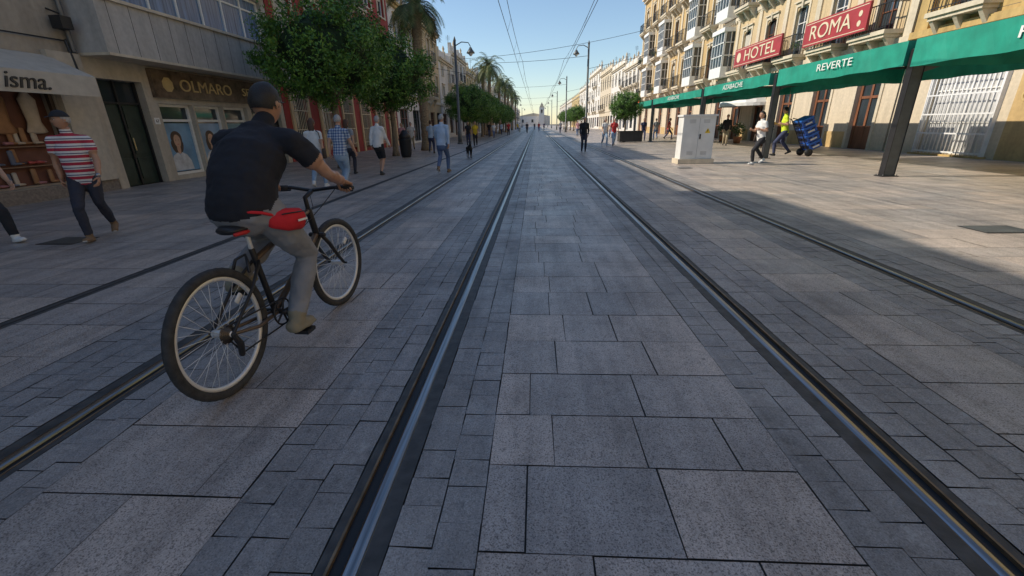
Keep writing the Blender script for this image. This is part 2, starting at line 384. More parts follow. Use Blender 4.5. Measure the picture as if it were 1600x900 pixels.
def generic(name,side,xf,y0,y1,H,mat,floors,bay=3.2,gf=3.6,trim=M_ltrim,bal=.5,ww=1.15,frame=M_white,cornice=True,shops=True,seed=0,arch=False,gfmat=None):
    rr=random.Random(seed); o=Obj(name,(fx(side,xf,5),(y0+y1)/2,0)); core(o,side,xf,y0,y1,H,mat)
    n=max(1,round((y1-y0)/bay)); fh=(H-gf-.5)/max(1,floors-1) if floors>1 else 0
    ops=[];gops=[]
    for i in range(n):
        yc=y0+(y1-y0)*(i+.5)/n
        gw=(y1-y0)/n*.32 if shops else ww/2
        gops.append((yc-gw,yc+gw,.15 if rr.random()<.5 else .5,gf-.9))
        for fl in range(floors-1):
            zb=gf+.5+fl*fh; bl=rr.random()<bal
            ops.append((yc-ww/2,yc+ww/2,zb+(.05 if bl else .55),zb+fh*.72,bl,zb))
    wall(o,side,xf,y0,y1,0,gf,gops,'ground_floor_wall',gfmat or mat)
    wall(o,side,xf,y0,y1,gf,H,ops,'upper_wall',mat)
    for q in gops: window(o,side,xf,*q,frame=rr.choice([M_brown,M_white,M_iron]),cols=3,rows=2,sill=False,trim=None)
    for q in ops:
        window(o,side,xf,*q[:4],frame=frame,glass=M_glass,trim=trim,sill=not q[4],arch=mat if arch else False)
        if rr.random()<.35:
            o.box('blinds',M_awnw,fx(side,xf,.135),fx(side,xf,.139),q[0]+.06,q[1]-.06,q[3]-(q[3]-q[2])*rr.uniform(.3,.8),q[3]-.06)
        if q[4]: balcony(o,side,xf,q[0]-.4,q[1]+.4,q[5],dep=.55,step=.16)
    o.box('string_course',trim,fx(side,xf,-.1),fx(side,xf,0),y0,y1,gf-.12,gf+.12)
    if cornice:
        o.box('cornice',trim,fx(side,xf,-.35),fx(side,xf,.3),y0,y1,H+.001,H+.18); o.box('cornice',trim,fx(side,xf,-.2),fx(side,xf,0),y0,y1,H-.2,H)
        o.box('parapet',mat,fx(side,xf,-.02),fx(side,xf,.25),y0,y1,H+.181,H+.95)
        for i in range(n+1):
            yc=y0+.25+(y1-y0-.5)*i/n; o.box('parapet_piers',trim,fx(side,xf,-.06),fx(side,xf,.32),yc-.2,yc+.2,H+.182,H+1.15)
            if side==1 or i%2: o.tube('urns',trim,[(fx(side,xf,.13),yc,H+1.15),(fx(side,xf,.13),yc,H+1.45),(fx(side,xf,.13),yc,H+1.75)],[.08,.17,.04],8)
    for i in range(rr.randint(1,3)):
        yy=rr.uniform(y0+1,y1-2); dd=rr.uniform(1.5,6); o.box('roof_hut',M_whitew,fx(side,xf,dd),fx(side,xf,dd+2.2),yy,yy+2,H-.02,H+rr.uniform(1.8,3))
    for i in range(2):
        yy=rr.uniform(y0+1,y1-1); dd=rr.uniform(1,4); X=fx(side,xf,dd); o.box('antenna',M_iron,X-.02,X+.02,yy-.02,yy+.02,H,H+3.2)
        for k in range(4): o.box('antenna',M_iron,X-.3,X+.3,yy-.012,yy+.012,H+2.6+k*.15,H+2.62+k*.15)
    return o
XL=-10.6; XR=14.9
# ---- left near building with boutique
HB=11.7
o=Obj('boutique_building',(XL-5,0,0)); core(o,-1,XL,-28,10.75,HB,M_beige)  # stretch behind the camera is unseen, extended to shape the street's shade
gops=[(-6,-1,.3,2.5),(0,4.4,.3,2.45),(5.0,9.9,.28,2.45)]
ups=[(y,y+1.3,z,z+1.6) for y in (-24,-19,-14,-9,-4,1,6) for z in (4.2,7.2,9.7)]
wall(o,-1,XL,-28,10.75,0,HB,gops+ups,'wall',M_beige)
for q in ups: window(o,-1,XL,*q,trim=M_beige2)
for (ya,yb,za,zb) in gops:
    o.box('shop_back',simple('shop_back',(.16,.07,.05),.8),XL-.299,XL-.295,ya,yb,za,zb)
    o.box('shop_floor',simple('shop_floor',(.3,.25,.2),.5),XL-.294,XL-.17,ya,yb,za,za+.04)
    fm=simple('bronze_frame',(.08,.055,.04),.4,.3)
    for y in (ya,yb-.08,ya+(yb-ya)*.52): o.box('shop_frame',fm,XL-.12,XL-.04,y,y+.08,za,zb)
    o.box('shop_frame_top',fm,XL-.118,XL-.042,ya+.08,yb-.08,zb-.1,zb)
cols=[(.45,.08,.07),(.5,.42,.34),(.06,.06,.07),(.33,.17,.08),(.4,.18,.2),(.12,.14,.2)]
for k in range(90):
    y=R.uniform(5.3,9.6); z=R.choice([.33,.75,1.15]); X=XL-R.uniform(.19,.26); m=simple('display_%d'%(k%6),cols[k%6],.5)
    s_=R.uniform(.09,.15)
    if k%2: o.tube('display_boots_%d'%(k%6),m,[(X,y,z+.03),(X,y,z+s_*2.2)],[(.03,s_*.45),(.03,s_*.4)],8)
    o.tube('display_shoes_%d'%(k%6),m,[(X,y,z+.035),(X+.01,y+.12,z+.03)],[(s_*.4,.035),(s_*.25,.02)],8)
mshf=simple('shelf_wood',(.22,.13,.08),.5)
for z in (.72,1.12): o.box('shelves',mshf,XL-.29,XL-.15,5.2,9.7,z-.02,z)
for y,cidx in ((5.6,0),(7.0,1),(8.9,3),(8.2,4),(9.5,1)):
    m=simple('display_%d'%cidx,cols[cidx],.5)
    o.tube('display_dress_%d'%cidx,m,[(XL-.22,y,1.4),(XL-.22,y,1.6),(XL-.22,y,2.05),(XL-.22,y,2.2)],[(.05,.22),(.05,.14),(.05,.18),(.04,.05)],10)
o.box('plinth',simple('granite_plinth',(.2,.17,.15),.5,amp=.3,scale=20),XL-.02,XL+.03,-28,10.75,.0,.27)
o.box('pier',M_beige2,XL+.004,XL+.12,9.95,10.7,.271,3.05)
o.box('vent_grille',M_conc,XL+.001,XL+.03,6.6,7.5,4.15,4.75)
for i in range(9): o.box('vent_louvres',M_iron,XL+.031,XL+.036,6.65,7.45,4.19+i*.06,4.215+i*.06)
o.tube('drainpipe',simple('zinc',(.2,.2,.2),.5,.5),[(XL+.1,10.62,3.1),(XL+.1,10.62,11.5)],[.05,.05],8)
o.tube('cables',M_iron,[(XL+.06,-5,3.35),(XL+.07,3,3.2),(XL+.06,10.5,3.3)],[.015]*3,6); o.tube('cables',M_iron,[(XL+.1,10.5,3.3),(XL+.12,10.55,2.6),(XL+.3,10.6,2.3)],[.03]*3,6)
o.box('floodlight',M_iron,XL+.1,XL+.35,10.3,10.55,3.5,3.75); o.tube('floodlight_arm',M_iron,[(XL,10.4,3.9),(XL+.25,10.4,3.8)],[.02,.02],6)
o.finish()
o=Obj('shop_awning',(XL+.5,7,2.3))
o.prism('canvas',M_awnw,[(XL+.02,3.2,2.95),(XL+.95,3.2,2.5),(XL+.95,3.2,2.1),(XL+.92,3.2,2.1),(XL+.92,3.2,2.47),(XL+.02,3.2,2.9)],(0,6.85,0))
o.text('lettering',simple('black_letters',(.03,.03,.03),.5),'isma.',.42,(XL+.965,8.6,2.3),-1,shear=.3)
o.finish()
# ---- left modern building with insurance office
o=Obj('office_building',(XL-5,15,0)); Y0,Y1=10.8,19.2; core(o,-1,XL,Y0,Y1,10.6,M_beige2)
gops=[(11.05,12.35,.0,2.6),(12.72,14.0,.12,2.1),(14.08,15.35,.12,2.1),(15.43,16.7,.12,2.1),(16.95,18.9,.0,2.1)]
ups=[(11.4,18.9,4.45,5.9),(11.4,18.9,7.2,8.6)]
wall(o,-1,XL,Y0,Y1,0,3.05,gops,'ground_floor_wall',M_beige2); wall(o,-1,XL,Y0,Y1,3.05,10.6,ups,'upper_wall',M_conc)
o.box('entrance_door',M_dgreen,XL-.28,XL-.26,11.05,12.35,0,2.05); o.box('transom_glass',M_glass,XL-.29,XL-.28,11.05,12.35,2.06,2.6)
for yy in (11.12,11.74):
    for zz in (.15,.8,1.45): 
        o.box('door_panels',M_dgreen,XL-.259,XL-.235,yy+.05,yy+.5,zz,zz+.55)
o.box('door_frame',M_iron,XL-.26,XL-.2,11.05,11.1,0,2.6); o.box('door_frame',M_iron,XL-.26,XL-.2,12.3,12.35,0,2.6); o.box('door_frame',M_iron,XL-.255,XL-.2,11.1,12.3,2.04,2.09); o.box('door_frame',M_iron,XL-.25,XL-.21,11.68,11.73,0,2.6)
o.tube('door_handle',M_gold,[(XL-.2,11.8,.9),(XL-.2,11.8,1.2)],[.015,.015],6)
o.box('house_number_plate',M_lettw,XL+.002,XL+.015,12.42,12.6,1.55,1.72)
o.text('house_number',M_iron,'67',.11,(XL+.018,12.51,1.63),-1,.002)
for i,q in enumerate(gops[1:4]):
    window(o,-1,XL,*q,cols=1,rows=1,sill=False,fw=.075)
    o.box('transom_bar',M_white,XL-.19,XL-.13,q[0],q[1],1.62,1.69)
    cb=[(.16,.32,.5),(.22,.36,.55),(.10,.24,.33)][i]; X=XL-.195
    o.box('poster_%d'%i,simple('poster_bg%d'%i,cb,.3,amp=.3,scale=1.5),X,X+.004,q[0]+.09,q[1]-.09,.22,1.58)
    yc=(q[0]+q[1])/2+(-.1,.0,.12)[i]
    def blob(part,m,x,cy,cz,ry,rz,jit=.0,n=26):
        o.prism(part,m,[(x,cy+ry*(1+jit*math.sin(3*t+i))*math.cos(t),cz+rz*(1+jit*math.cos(2*t))*math.sin(t)) for t in [k*2*math.pi/n for k in range(n)]],(.0008,0,0))
    mh=simple('poster_hair',(.06,.03,.018),.4,amp=.4); ms=simple('poster_skin',(.52,.32,.22),.4,amp=.2,scale=3)
    blob('poster_hair_%d'%i,mh,X+.005,yc,1.12,.21,.26,.06); blob('poster_hair_low_%d'%i,mh,X+.0059,yc-.02,.95,.23,.24,.08)
    blob('poster_neck_%d'%i,ms,X+.0076,yc,.86,.07,.15); blob('poster_face_%d'%i,ms,X+.0086,yc+.01,1.08,.13,.185)
    for e_ in (-.05,.06): blob('poster_eyes_%d'%i,mh,X+.0096,yc+e_,1.11,.018,.009)
    blob('poster_lips_%d'%i,simple('poster_lips',(.4,.1,.09),.4),X+.0096,yc+.01,.99,.035,.012)
    o.prism('poster_shoulders_%d'%i,simple('poster_cloth',(.55,.57,.6),.4,amp=.2),[(X+.0068,yc-.42,.24),(X+.0068,yc+.42,.24),(X+.0068,yc+.38,.5),(X+.0068,yc+.26,.68),(X+.0068,yc+.08,.76),(X+.0068,yc,.68),(X+.0068,yc-.08,.76),(X+.0068,yc-.26,.68),(X+.0068,yc-.38,.5)],(.0004,0,0))
window(o,-1,XL,*gops[4],cols=3,rows=2,sill=False,frame=M_iron)
o.box('sign_band',M_marble,XL+.002,XL+.12,12.6,18.95,2.25,2.98)
o.prism('sign_mark',M_gold,[(XL+.121,13.1+.2*math.cos(t),2.6+.2*math.sin(t)) for t in [k*math.pi/4+.39 for k in range(8)]],(.012,0,0))
o.text('lettering',M_gold,'OLMARO',.46,(XL+.135,14.7,2.6),-1,width=2.3)
o.text('lettering_2',M_gold,'SEGUROS',.36,(XL+.135,17.4,2.6),-1,width=1.9)
o.box('canopy_band',M_conc,XL+.001,XL+.75,Y0,Y1,3.1,4.2); o.box('canopy_cap',M_ltrim,XL+.001,XL+.82,Y0,Y1,4.201,4.27); o.box('canopy_soffit',M_ltrim,XL+.001,XL+.78,Y0,Y1,3.04,3.099)
for i in range(14):
    y=Y0+.6*(i+.5); o.box('panel_joints',M_iron,XL+.7505,XL+.752,y,y+.012,3.1,4.2)
for q in ups:
    window(o,-1,XL,*q,cols=7,rows=2,sill=False,glass=M_glassb,fw=.08)
    o.box('ledge',M_ltrim,XL+.001,XL+.25,Y0,Y1,q[2]-.15,q[2]-.02)
o.box('upper_band',M_conc,XL+.001,XL+.5,Y0,Y1,6.1,7.0)
o.finish()
# ---- red building
o=generic('red_building',-1,XL,19.25,35.2,11.2,M_red,3,bay=2.65,gf=4.0,trim=M_ltrim,bal=.5,seed=3,shops=False,ww=1.25,gfmat=M_red)
for i in range(6):
    yc=19.25+15.95*(i+.5)/6
    for k in range(9):
        y=yc-.6+k*.15; o.box('window_grilles',M_lett,XL+.03,XL+.05,y-.012,y+.012,.3,3.1)
    for z in (.5,1.3,2.1,2.9): o.box('window_grilles_h',M_lett,XL+.051,XL+.06,yc-.65,yc+.65,z,z+.03)
    o.box('ground_trim',M_cream,XL+.001,XL+.07,yc-.85,yc-.64,0,3.3); o.box('ground_trim',M_cream,XL+.001,XL+.07,yc+.64,yc+.85,0,3.3); o.box('ground_trim',M_cream,XL+.001,XL+.09,yc-.85,yc+.85,3.301,3.5)
o.finish()
LB=[('white_balcony_building',35.3,43,9.8,M_whitew,3,11),('cream_building',43.1,52,10.2,M_cream,3,12),('white_building',52.1,60,8.2,M_whitew,3,13),('white_building',60.1,72,9.8,M_whitew,3,14),('yellow_building',72.1,84,8.8,M_yel,3,15),('white_building',84.1,100,9.5,M_whitew,3,16),('cream_building',100.1,118,8.2,M_cream,3,17),('white_building',118.1,140,9.6,M_whitew,3,18),('white_building',140.1,170,8.4,M_whitew,3,19),('cream_building',170.1,215,9,M_cream,3,20),('white_building',215.1,300,8.6,M_whitew,3,21)]
for nme,y0,y1,H,m,fl,sd in LB: generic(nme,-1,XL,y0,y1,H,m,fl,seed=sd,bal=.5,trim=M_yel if sd==11 else M_ltrim,bay=3.2 if y1<120 else 5).finish()
# ---- right stone building
o=Obj('stone_building',(XR+5,8,0)); Y0,Y1=-22,20.4; core(o,1,XR,Y0,Y1,12.5,M_stone)  # unseen stretch behind the camera added to bounce light into the street
gops=[(15.95,18.75,.08,3.3),(11,13.4,.1,3.2),(5,7.6,.1,3.2)]
ups=[(y-.75,y+.75,5.0,7.6) for y in (-18,-14,-10,-6,-2,2.2,6.2,10.2,14.2,18.2)]
wall(o,1,XR,Y0,15.6,0,4.3,gops[1:],'ochre_base_wall',M_cream2); wall(o,1,XR,15.6,Y1,0,4.3,gops[:1],'pale_base_wall',M_pale); wall(o,1,XR,Y0,Y1,4.3,12.5,ups,'stone_wall',M_stone)
for q in ups: window(o,1,XR,*q,trim=M_stone,arch=M_stone,cols=2,rows=3,frame=M_brown); balcony(o,1,XR,q[0]-.4,q[1]+.4,4.9,dep=.6)
for q in gops: window(o,1,XR,*q,cols=4,rows=3,sill=False,glass=M_shut if q is gops[0] else M_glass)
q=gops[0]
for k in range(17):
    y=q[0]+.05+(q[1]-q[0]-.1)*k/16
    o.tube('white_grille',M_whiteg,[(XR-.12,y,.05),(XR-.12,y,3.25)],[.018,.018],6,dome=False)
for z in (.12,.75,1.4,2.05,2.7,3.2): o.box('white_grille_rails',M_whiteg,XR-.145,XR-.14,q[0],q[1],z,z+.05)
for ye in (q[0],q[1]): o.box('white_grille_sides',M_whiteg,XR-.14,XR,ye-.02,ye+.02,.05,3.3)
o.box('grille_base',M_stone,XR-.22,XR,q[0]-.1,q[1]+.1,0,.06)
o.box('string',M_stone,XR-.2,XR,Y0,Y1,4.2,4.45); o.box('cornice',M_stone,XR-.5,XR+.2,Y0,Y1,12.501,12.8)
for y in np.arange(-20,20.4,4): o.box('pilasters',M_stone,XR-.12,XR-.001,y-.3,y+.3,4.451,12.5)
for z in np.arange(4.6,12.4,.42): o.box('coursing',M_mortar,XR-.0015,XR-.001,Y0,Y1,z,z+.015)
o.text('lettering',M_gold,'O',.5,(XR-.02,15.2,1.9),1)
o.finish()
# ---- hotel building
def hotel(name,Y0,Y1,H,m,seed,bays,mir):
    rr=random.Random(seed); o=Obj(name,(XR+5,(Y0+Y1)/2,0)); core(o,1,XR,Y0,Y1,H,m)
    gops=[];ups=[];n=bays
    for i in range(n):
        yc=Y0+(Y1-Y0)*(i+.5)/n
        gops.append((yc-.75,yc+.75,.0,3.1))
        for z in (4.75,8.75,12.6): ups.append((yc-.6,yc+.6,z,z+2.55,i))
    wall(o,1,XR,Y0,Y1,0,4.2,gops,'ground_floor_wall',M_pale); wall(o,1,XR,Y0,Y1,4.2,H,ups,'upper_wall',m)
    for i,q in enumerate(gops):
        window(o,1,XR,*q,frame=M_brown,cols=2,rows=2,sill=False,trim=M_ltrim,fw=.16)
        for yy in (q[0]+.18,(q[0]+q[1])/2+.07):
            o.box('door_leaf_panels',M_brown,XR+.165,XR+.19,yy,yy+.5,.1,1.0)
        if i<n-1:
            o.box('wall_base',M_cream2,XR-.04,XR-.001,q[1]+.17,gops[i+1][0]-.17,0,.75)
    for q in ups:
        if q[4] in mir and q[2]<12: continue
        window(o,1,XR,*q[:4],frame=rr.choice([M_white,M_white,M_brown]),trim=M_ltrim,arch=m if q[2]<8 else False,sill=False,rows=3)
        o.tube('keystones',M_ltrim,[(XR-.08,(q[0]+q[1])/2,q[3]-.12),(XR-.1,(q[0]+q[1])/2,q[3]+.3)],[(.06,.08),(.09,.11)],6,smooth=False)
        if rr.random()<.45: o.box('blinds',M_awnw,XR+.125,XR+.135,q[0]+.06,q[1]-.06,q[3]-rr.uniform(.6,1.8),q[3]-.3)
        balcony(o,1,XR,q[0]-.55,q[1]+.55,q[2]-.02,dep=.75,slab=M_ltrim)
        if rr.random()<.3:
            for k in range(rr.randint(1,3)): leafball(o,'balcony_plants',(XR-.55,q[0]-.3+k*.7,q[2]+.35+rr.uniform(0,.2)),rr.uniform(.2,.32),70)
    for i in mir:
        yc=Y0+(Y1-Y0)*(i+.5)/n
        for z in (4.5,8.5): mirador(o,1,XR,yc-1.15,yc+1.15,z,z+3.4)
    for z in (4.2,8.2,12.2):
        o.box('string_courses',M_ltrim,XR-.12,XR-.001,Y0,Y1,z-.02,z+.2)
        for y in np.arange(Y0+.2,Y1-.1,.35): o.box('dentils',M_ltrim,XR-.1,XR-.001,y,y+.16,z-.14,z-.021)
    o.box('cornice',M_ltrim,XR-.55,XR+.2,Y0,Y1,H+.001,H+.3); o.box('cornice',M_ltrim,XR-.3,XR-.001,Y0,Y1,H-.3,H)
    o.box('parapet',m,XR,XR+.3,Y0,Y1,H+.301,H+1.2)
    for i in range(n+1):
        yp=Y0+.2+(Y1-Y0-.4)*i/n; o.box('pilasters',M_ltrim,XR-.08,XR-.001,yp-.2,yp+.2,4.401,H-.301)
        o.box('parapet_piers',M_ltrim,XR-.05,XR+.35,yp-.2,yp+.2,H+.3015,H+1.6)
    for i in range(0,n,2):
        yp=Y0+(Y1-Y0)*i/n+.2; o.tube('wall_lantern_arms',M_iron,[(XR,yp,3.7),(XR-.5,yp,3.8)],[.02,.02],6); o.tube('wall_lanterns',M_iron,[(XR-.5,yp,3.35),(XR-.5,yp,3.75)],[.07,.12],6)
    o.tube('facade_cables',M_iron,[(XR-.14,Y0,4.02),(XR-.14,(Y0+Y1)/2,3.97),(XR-.14,Y1,4.02)],[.02]*3,5)
    return o
hotel('hotel_building',20.5,41,16.4,M_cream,5,6,[5]).finish()
hotel('ochre_balcony_building',41.1,69.8,16.6,M_cream2,6,8,[1,4,6]).finish()
for txt,ya,yb in (('HOTEL',28.9,35.1),('ROMA',21.9,26.6)):
    o=Obj('hotel_sign',(XR-.85,(ya+yb)/2,5.4)); X=XR-.98; zm=5.38
    o.box('board',M_signr,X,X+.1,ya,yb,zm-.55,zm+.55); o.box('border',M_lett,X-.004,X-.001,ya+.08,yb-.08,zm+.45,zm+.48); o.box('border',M_lett,X-.004,X-.001,ya+.08,yb-.08,zm-.48,zm-.45)
    for yy in (ya+.6,yb-.6): o.box('brackets',M_iron,X+.101,XR-.7,yy-.02,yy+.02,zm-.2,zm-.16)
    yc=(ya+yb)/2-(.5 if txt=='HOTEL' else -.25)
    o.text('lettering',M_lett,txt,.92,(X-.015,yc,zm-.02),1,width=4.1 if txt=='HOTEL' else 3.1)
    if txt=='HOTEL': o.prism('mark',M_lett,[(X-.012,yb-.7+.31*math.cos(t),zm+.31*math.sin(t)) for t in [k*math.pi/5 for k in range(10)]],(.01,0,0))
    else:
        for z in (zm-.2,zm+.18): o.prism('mark',M_lett,[(X-.012,ya+.5+.12*math.cos(t),z+.12*math.sin(t)) for t in [k*math.pi/5 for k in range(10)]],(.01,0,0))
    o.finish()
RB=[('white_building',69.9,82,9.4,M_whitew,3,31),('white_building',82.1,96,10.5,M_whitew,3,32),('cream_building',96.1,112,11.2,M_pale,3,33),('white_building',112.1,135,12.8,M_whitew,4,34),('white_building',135.1,165,11,M_whitew,3,35),('yellow_building',165.1,200,10,M_yel,3,36),('white_building',200.1,300,10,M_whitew,3,37)]
for nme,y0,y1,H,m,fl,sd in RB: generic(nme,1,XR,y0,y1,H,m,fl,seed=sd,bal=.55,bay=3.2 if y1<120 else 5).finish()
o=Obj('church',(-4,480,0)); o.box('nave',M_whitew,-20,14,480,500,0,9); o.box('tower',M_whitew,3,8,475,480,0,17); o.prism('gable',M_pale,[(-20,479.9,9),(14,479.9,9),(-3,479.9,12)],(0,20,0)); o.prism('spire',M_pale,[(3,475,17),(8,475,17),(5.5,475,22)],(0,5,0)); o.box('windows',M_glass,-15,-13,479.8,479.89,3,6); o.box('windows',M_glass,-5,-3,479.8,479.89,3,6); o.box('belfry_opening',M_dark,4.7,6.3,474.9,474.98,12,15); o.finish()
generic('white_building',-1,-22,300,470,10,M_whitew,3,seed=50,bay=7).finish(); generic('cream_building',1,24,300,470,11,M_pale,3,seed=51,bay=7).finish()
# ------------------------------------------------------------------ green canopies
def canopy(ya,yb,zb,zt,txt=None,ty=None,tw=1.5,X0=8.4,X1=12.6,tz=0,ts=.27,sub=None):
    o=Obj('green_awning',((X0+X1)/2,(ya+yb)/2,zt))
    ya+=.06;yb-=.06
    def val(x0,y0,x1,y1,nx,ny):
        n=28
        for i in range(n):
            t0,t1=i/n,(i+1)/n
            w0=.022*math.sin(t0*19)+.012*math.sin(t0*47); w1=.022*math.sin(t1*19)+.012*math.sin(t1*47)
            A=(x0+(x1-x0)*t0+nx*w0,y0+(y1-y0)*t0+ny*w0); B=(x0+(x1-x0)*t1+nx*w1,y0+(y1-y0)*t1+ny*w1)
            o.poly('valance',M_awn,[(A[0],A[1],zb+.012*math.sin(t0*25)),(B[0],B[1],zb+.012*math.sin(t1*25)),(B[0]-nx*w1,B[1]-ny*w1,zt),(A[0]-nx*w0,A[1]-ny*w0,zt)])
    val(X0,ya,X0,yb,1,0); val(X1,ya,X1,yb,1,0); val(X0,ya,X1,ya,0,1); val(X0,yb,X1,yb,0,1)
    xm=(X0+X1)/2; zr=zt+.12
    o.poly('roof_canvas',M_awn,[(X0,ya,zt),(xm,ya,zr),(xm,yb,zr),(X0,yb,zt)]); o.poly('roof_canvas',M_awn,[(xm,ya,zr),(X1,ya,zt),(X1,yb,zt),(xm,yb,zr)])
    for x in (X0+.04,X1-.04): o.box('frame',M_post,x-.025,x+.025,ya+.03,yb-.03,zt-.08,zt-.03)
    for i in range(5):
        y=ya+.06+(yb-ya-.12)*i/4; o.box('frame_cross',M_post,X0+.07,X1-.07,y-.02,y+.02,zt-.079,zt-.035)
    if txt: o.text('lettering',M_lettw,txt,ts,(X0-.045,ty,(zb+zt)/2+tz),1,.002,width=tw)
    o.finish()
canopy(4.6,11.45,2.42,2.97,'REVERTE',8.2,1.75)
canopy(11.55,17.3,2.45,2.97,'REVERTE',14.15,1.55,tz=.05)
canopy(17.75,24.4,2.52,2.92,'AZABACHE',20.9,2.0)
canopy(24.7,34.6,2.52,2.88,'AZABACHE',29.5,2.4)
canopy(35,44,2.5,2.86)
def apost(x,y,zt,wd=.24,dp=.15):
    o=Obj('awning_post',(x,y,0)); o.box('column',M_post,x-wd/2,x+wd/2,y-dp/2,y+dp/2,.02,zt); o.box('base_plate',M_iron,x-wd/2-.07,x+wd/2+.07,y-dp/2-.07,y+dp/2+.07,0,.02)
    o.box('side_flange',M_iron,x-wd/2-.012,x-wd/2-.001,y-dp/2-.015,y+dp/2+.015,.02,zt-.01); o.box('side_flange',M_iron,x+wd/2+.001,x+wd/2+.012,y-dp/2-.015,y+dp/2+.015,.02,zt-.01)
    for sx in (-1,1):
        for sy in (-1,1): o.tube('bolts',M_steel,[(x+sx*(wd/2+.04),y+sy*(dp/2+.04),.02),(x+sx*(wd/2+.04),y+sy*(dp/2+.04),.045)],[.012,.012],6)
    o.prism('bracket',M_post,[(x+wd/2+.013,y-.04,zt-.02),(x+wd/2+1.3,y-.04,zt-.02),(x+wd/2+1.3,y-.04,zt-.1),(x+wd/2+.013,y-.04,zt-.5)],(0,.08,0)); o.finish()
apost(8.62,11.5,2.8); apost(8.55,17.5,2.85,.17); apost(8.5,24.55,2.85,.16); apost(8.5,34.8,2.8,.16)
o=Obj('white_dome_awning',(XR-.6,33.8,2.9))
for i in range(6):
    t0=math.pi/2*i/6;t1=math.pi/2*(i+1)/6
    for k in range(10):
        a0=math.pi*k/10;a1=math.pi*(k+1)/10
        def q(t,a_): return (XR-1.9*math.sin(a_)*math.cos(t),33.8+2.3*math.cos(a_)*math.cos(t),2.45+.95*math.sin(t))
        o.poly('canvas',M_white,[q(t0,a0),q(t0,a1),q(t1,a1),q(t1,a0)])
for k in range(16):
    a0=math.pi*k/16;a1=math.pi*(k+1)/16
    o.poly('fringe',M_white,[(XR-1.9*math.sin(a0),33.8+2.3*math.cos(a0),2.25),(XR-1.9*math.sin(a1),33.8+2.3*math.cos(a1),2.25),(XR-1.9*math.sin(a1),33.8+2.3*math.cos(a1),2.45),(XR-1.9*math.sin(a0),33.8+2.3*math.cos(a0),2.45)])
o.finish()
o=Obj('pharmacy_sign',(9.3,44.5,3)); m=simple('sign_led_red',(.8,.05,.03),.4); m.node_tree.nodes['Principled BSDF'].inputs['Emission Color'].default_value=(1,.06,.03,1); m.node_tree.nodes['Principled BSDF'].inputs['Emission Strength'].default_value=1.5
mg=simple('sign_green',(.02,.35,.1),.4); o.box('case',M_iron,8.9,9.7,44.6,44.8,2.75,3.45); o.box('cross_v',mg,9.2,9.4,44.57,44.598,2.8,3.4); o.box('cross_h',m,9.0,9.6,44.572,44.599,3.0,3.2); o.tube('pole',M_iron,[(9.3,44.7,0),(9.3,44.7,2.75)],[.04,.04],8); o.finish()
# ------------------------------------------------------------------ utility cabinet
o=Obj('utility_cabinet',(5.4,15.9,0)); mc=simple('cabinet_grey_white',(.72,.72,.70),.5,amp=.1,scale=2.5); mc2=simple('cabinet_seam',(.3,.3,.3),.6); cx=-.1
o.box('pedestal',M_ltrim,4.88+cx,6.06+cx,15.55,16.25,0,.16); o.box('body',mc,4.95+cx,5.99+cx,15.62,16.18,.161,1.5); o.box('lid',mc,4.91+cx,6.03+cx,15.58,16.22,1.501,1.56)
o.box('door_seam',mc2,5.475+cx,5.483+cx,15.617,15.6195,.2,1.46)
for zz in (.3,1.3):
    for k in range(4): o.box('louvres',mc2,5.15+cx,5.35+cx,15.615,15.619,zz+k*.03,zz+k*.03+.008); o.box('louvres',mc2,5.6+cx,5.8+cx,15.615,15.619,zz+k*.03,zz+k*.03+.008)
o.prism('warning_sign',simple('warning_yellow',(.75,.5,.02),.5),[(5.67+cx,15.614,.98),(5.85+cx,15.614,.98),(5.76+cx,15.614,1.14)],(0,.003,0)); o.prism('warning_bolt',M_iron,[(x_+cx,15.612,z_) for x_,z_ in ((5.75,1.1),(5.78,1.1),(5.76,1.06),(5.775,1.06),(5.745,1.0),(5.75,1.04),(5.74,1.04))],(0,.001,0))
o.box('handle',M_iron,5.51+cx,5.55+cx,15.59,15.619,.8,.95); o.finish()
# ------------------------------------------------------------------ lamps, masts, wires
def mast(name,x,y,H,sgn,lamp=True,arm=True):
    o=Obj(name,(x,y,0)); o.tube('pole',M_post,[(x,y,0),(x,y,.9),(x,y,.95),(x,y,H)],[.16,.16,.11,.085],12,dome=False); o.tube('base',M_post,[(x,y,0),(x,y,.12)],[.24,.2],12,dome=False)
    o.tube('finial',M_post,[(x,y,H),(x,y,H+.25)],[.11,.03],8)
    if lamp:
        o.tube('lamp_arm',M_post,[(x,y,H-.35),(x+sgn*.5,y,H-.1),(x+sgn*1.0,y,H-.15),(x+sgn*1.15,y,H-.4)],[.035,.035,.03,.03],8)
        o.tube('lantern',M_post,[(x+sgn*1.15,y,H-.45),(x+sgn*1.15,y,H-.62),(x+sgn*1.15,y,H-.8),(x+sgn*1.15,y,H-.86)],[.06,.16,.3,.3],12,dome=False)
        o.tube('lantern_glass',M_white,[(x+sgn*1.15,y,H-.865),(x+sgn*1.15,y,H-.95)],[.24,.12],12)
    o.finish()
mast('street_lamp',4.9,46.4,8.3,-1); mast('street_lamp',-6.0,36,7.2,1)
for y in (78,112,150,200): mast('street_lamp',4.9,y,8.3,-1); mast('street_lamp',-6.2,y+3,8,1)
o=Obj('overhead_wires',(0,0,6))
def wire(p0,p1,sag=.0,rad=.012,n=8):
    pts=[V(p0).lerp(V(p1),i/n)-V((0,0,sag*4*(i/n)*(1-i/n))) for i in range(n+1)]; o.tube('wire',M_iron,pts,[rad]*(n+1),5,dome=False)
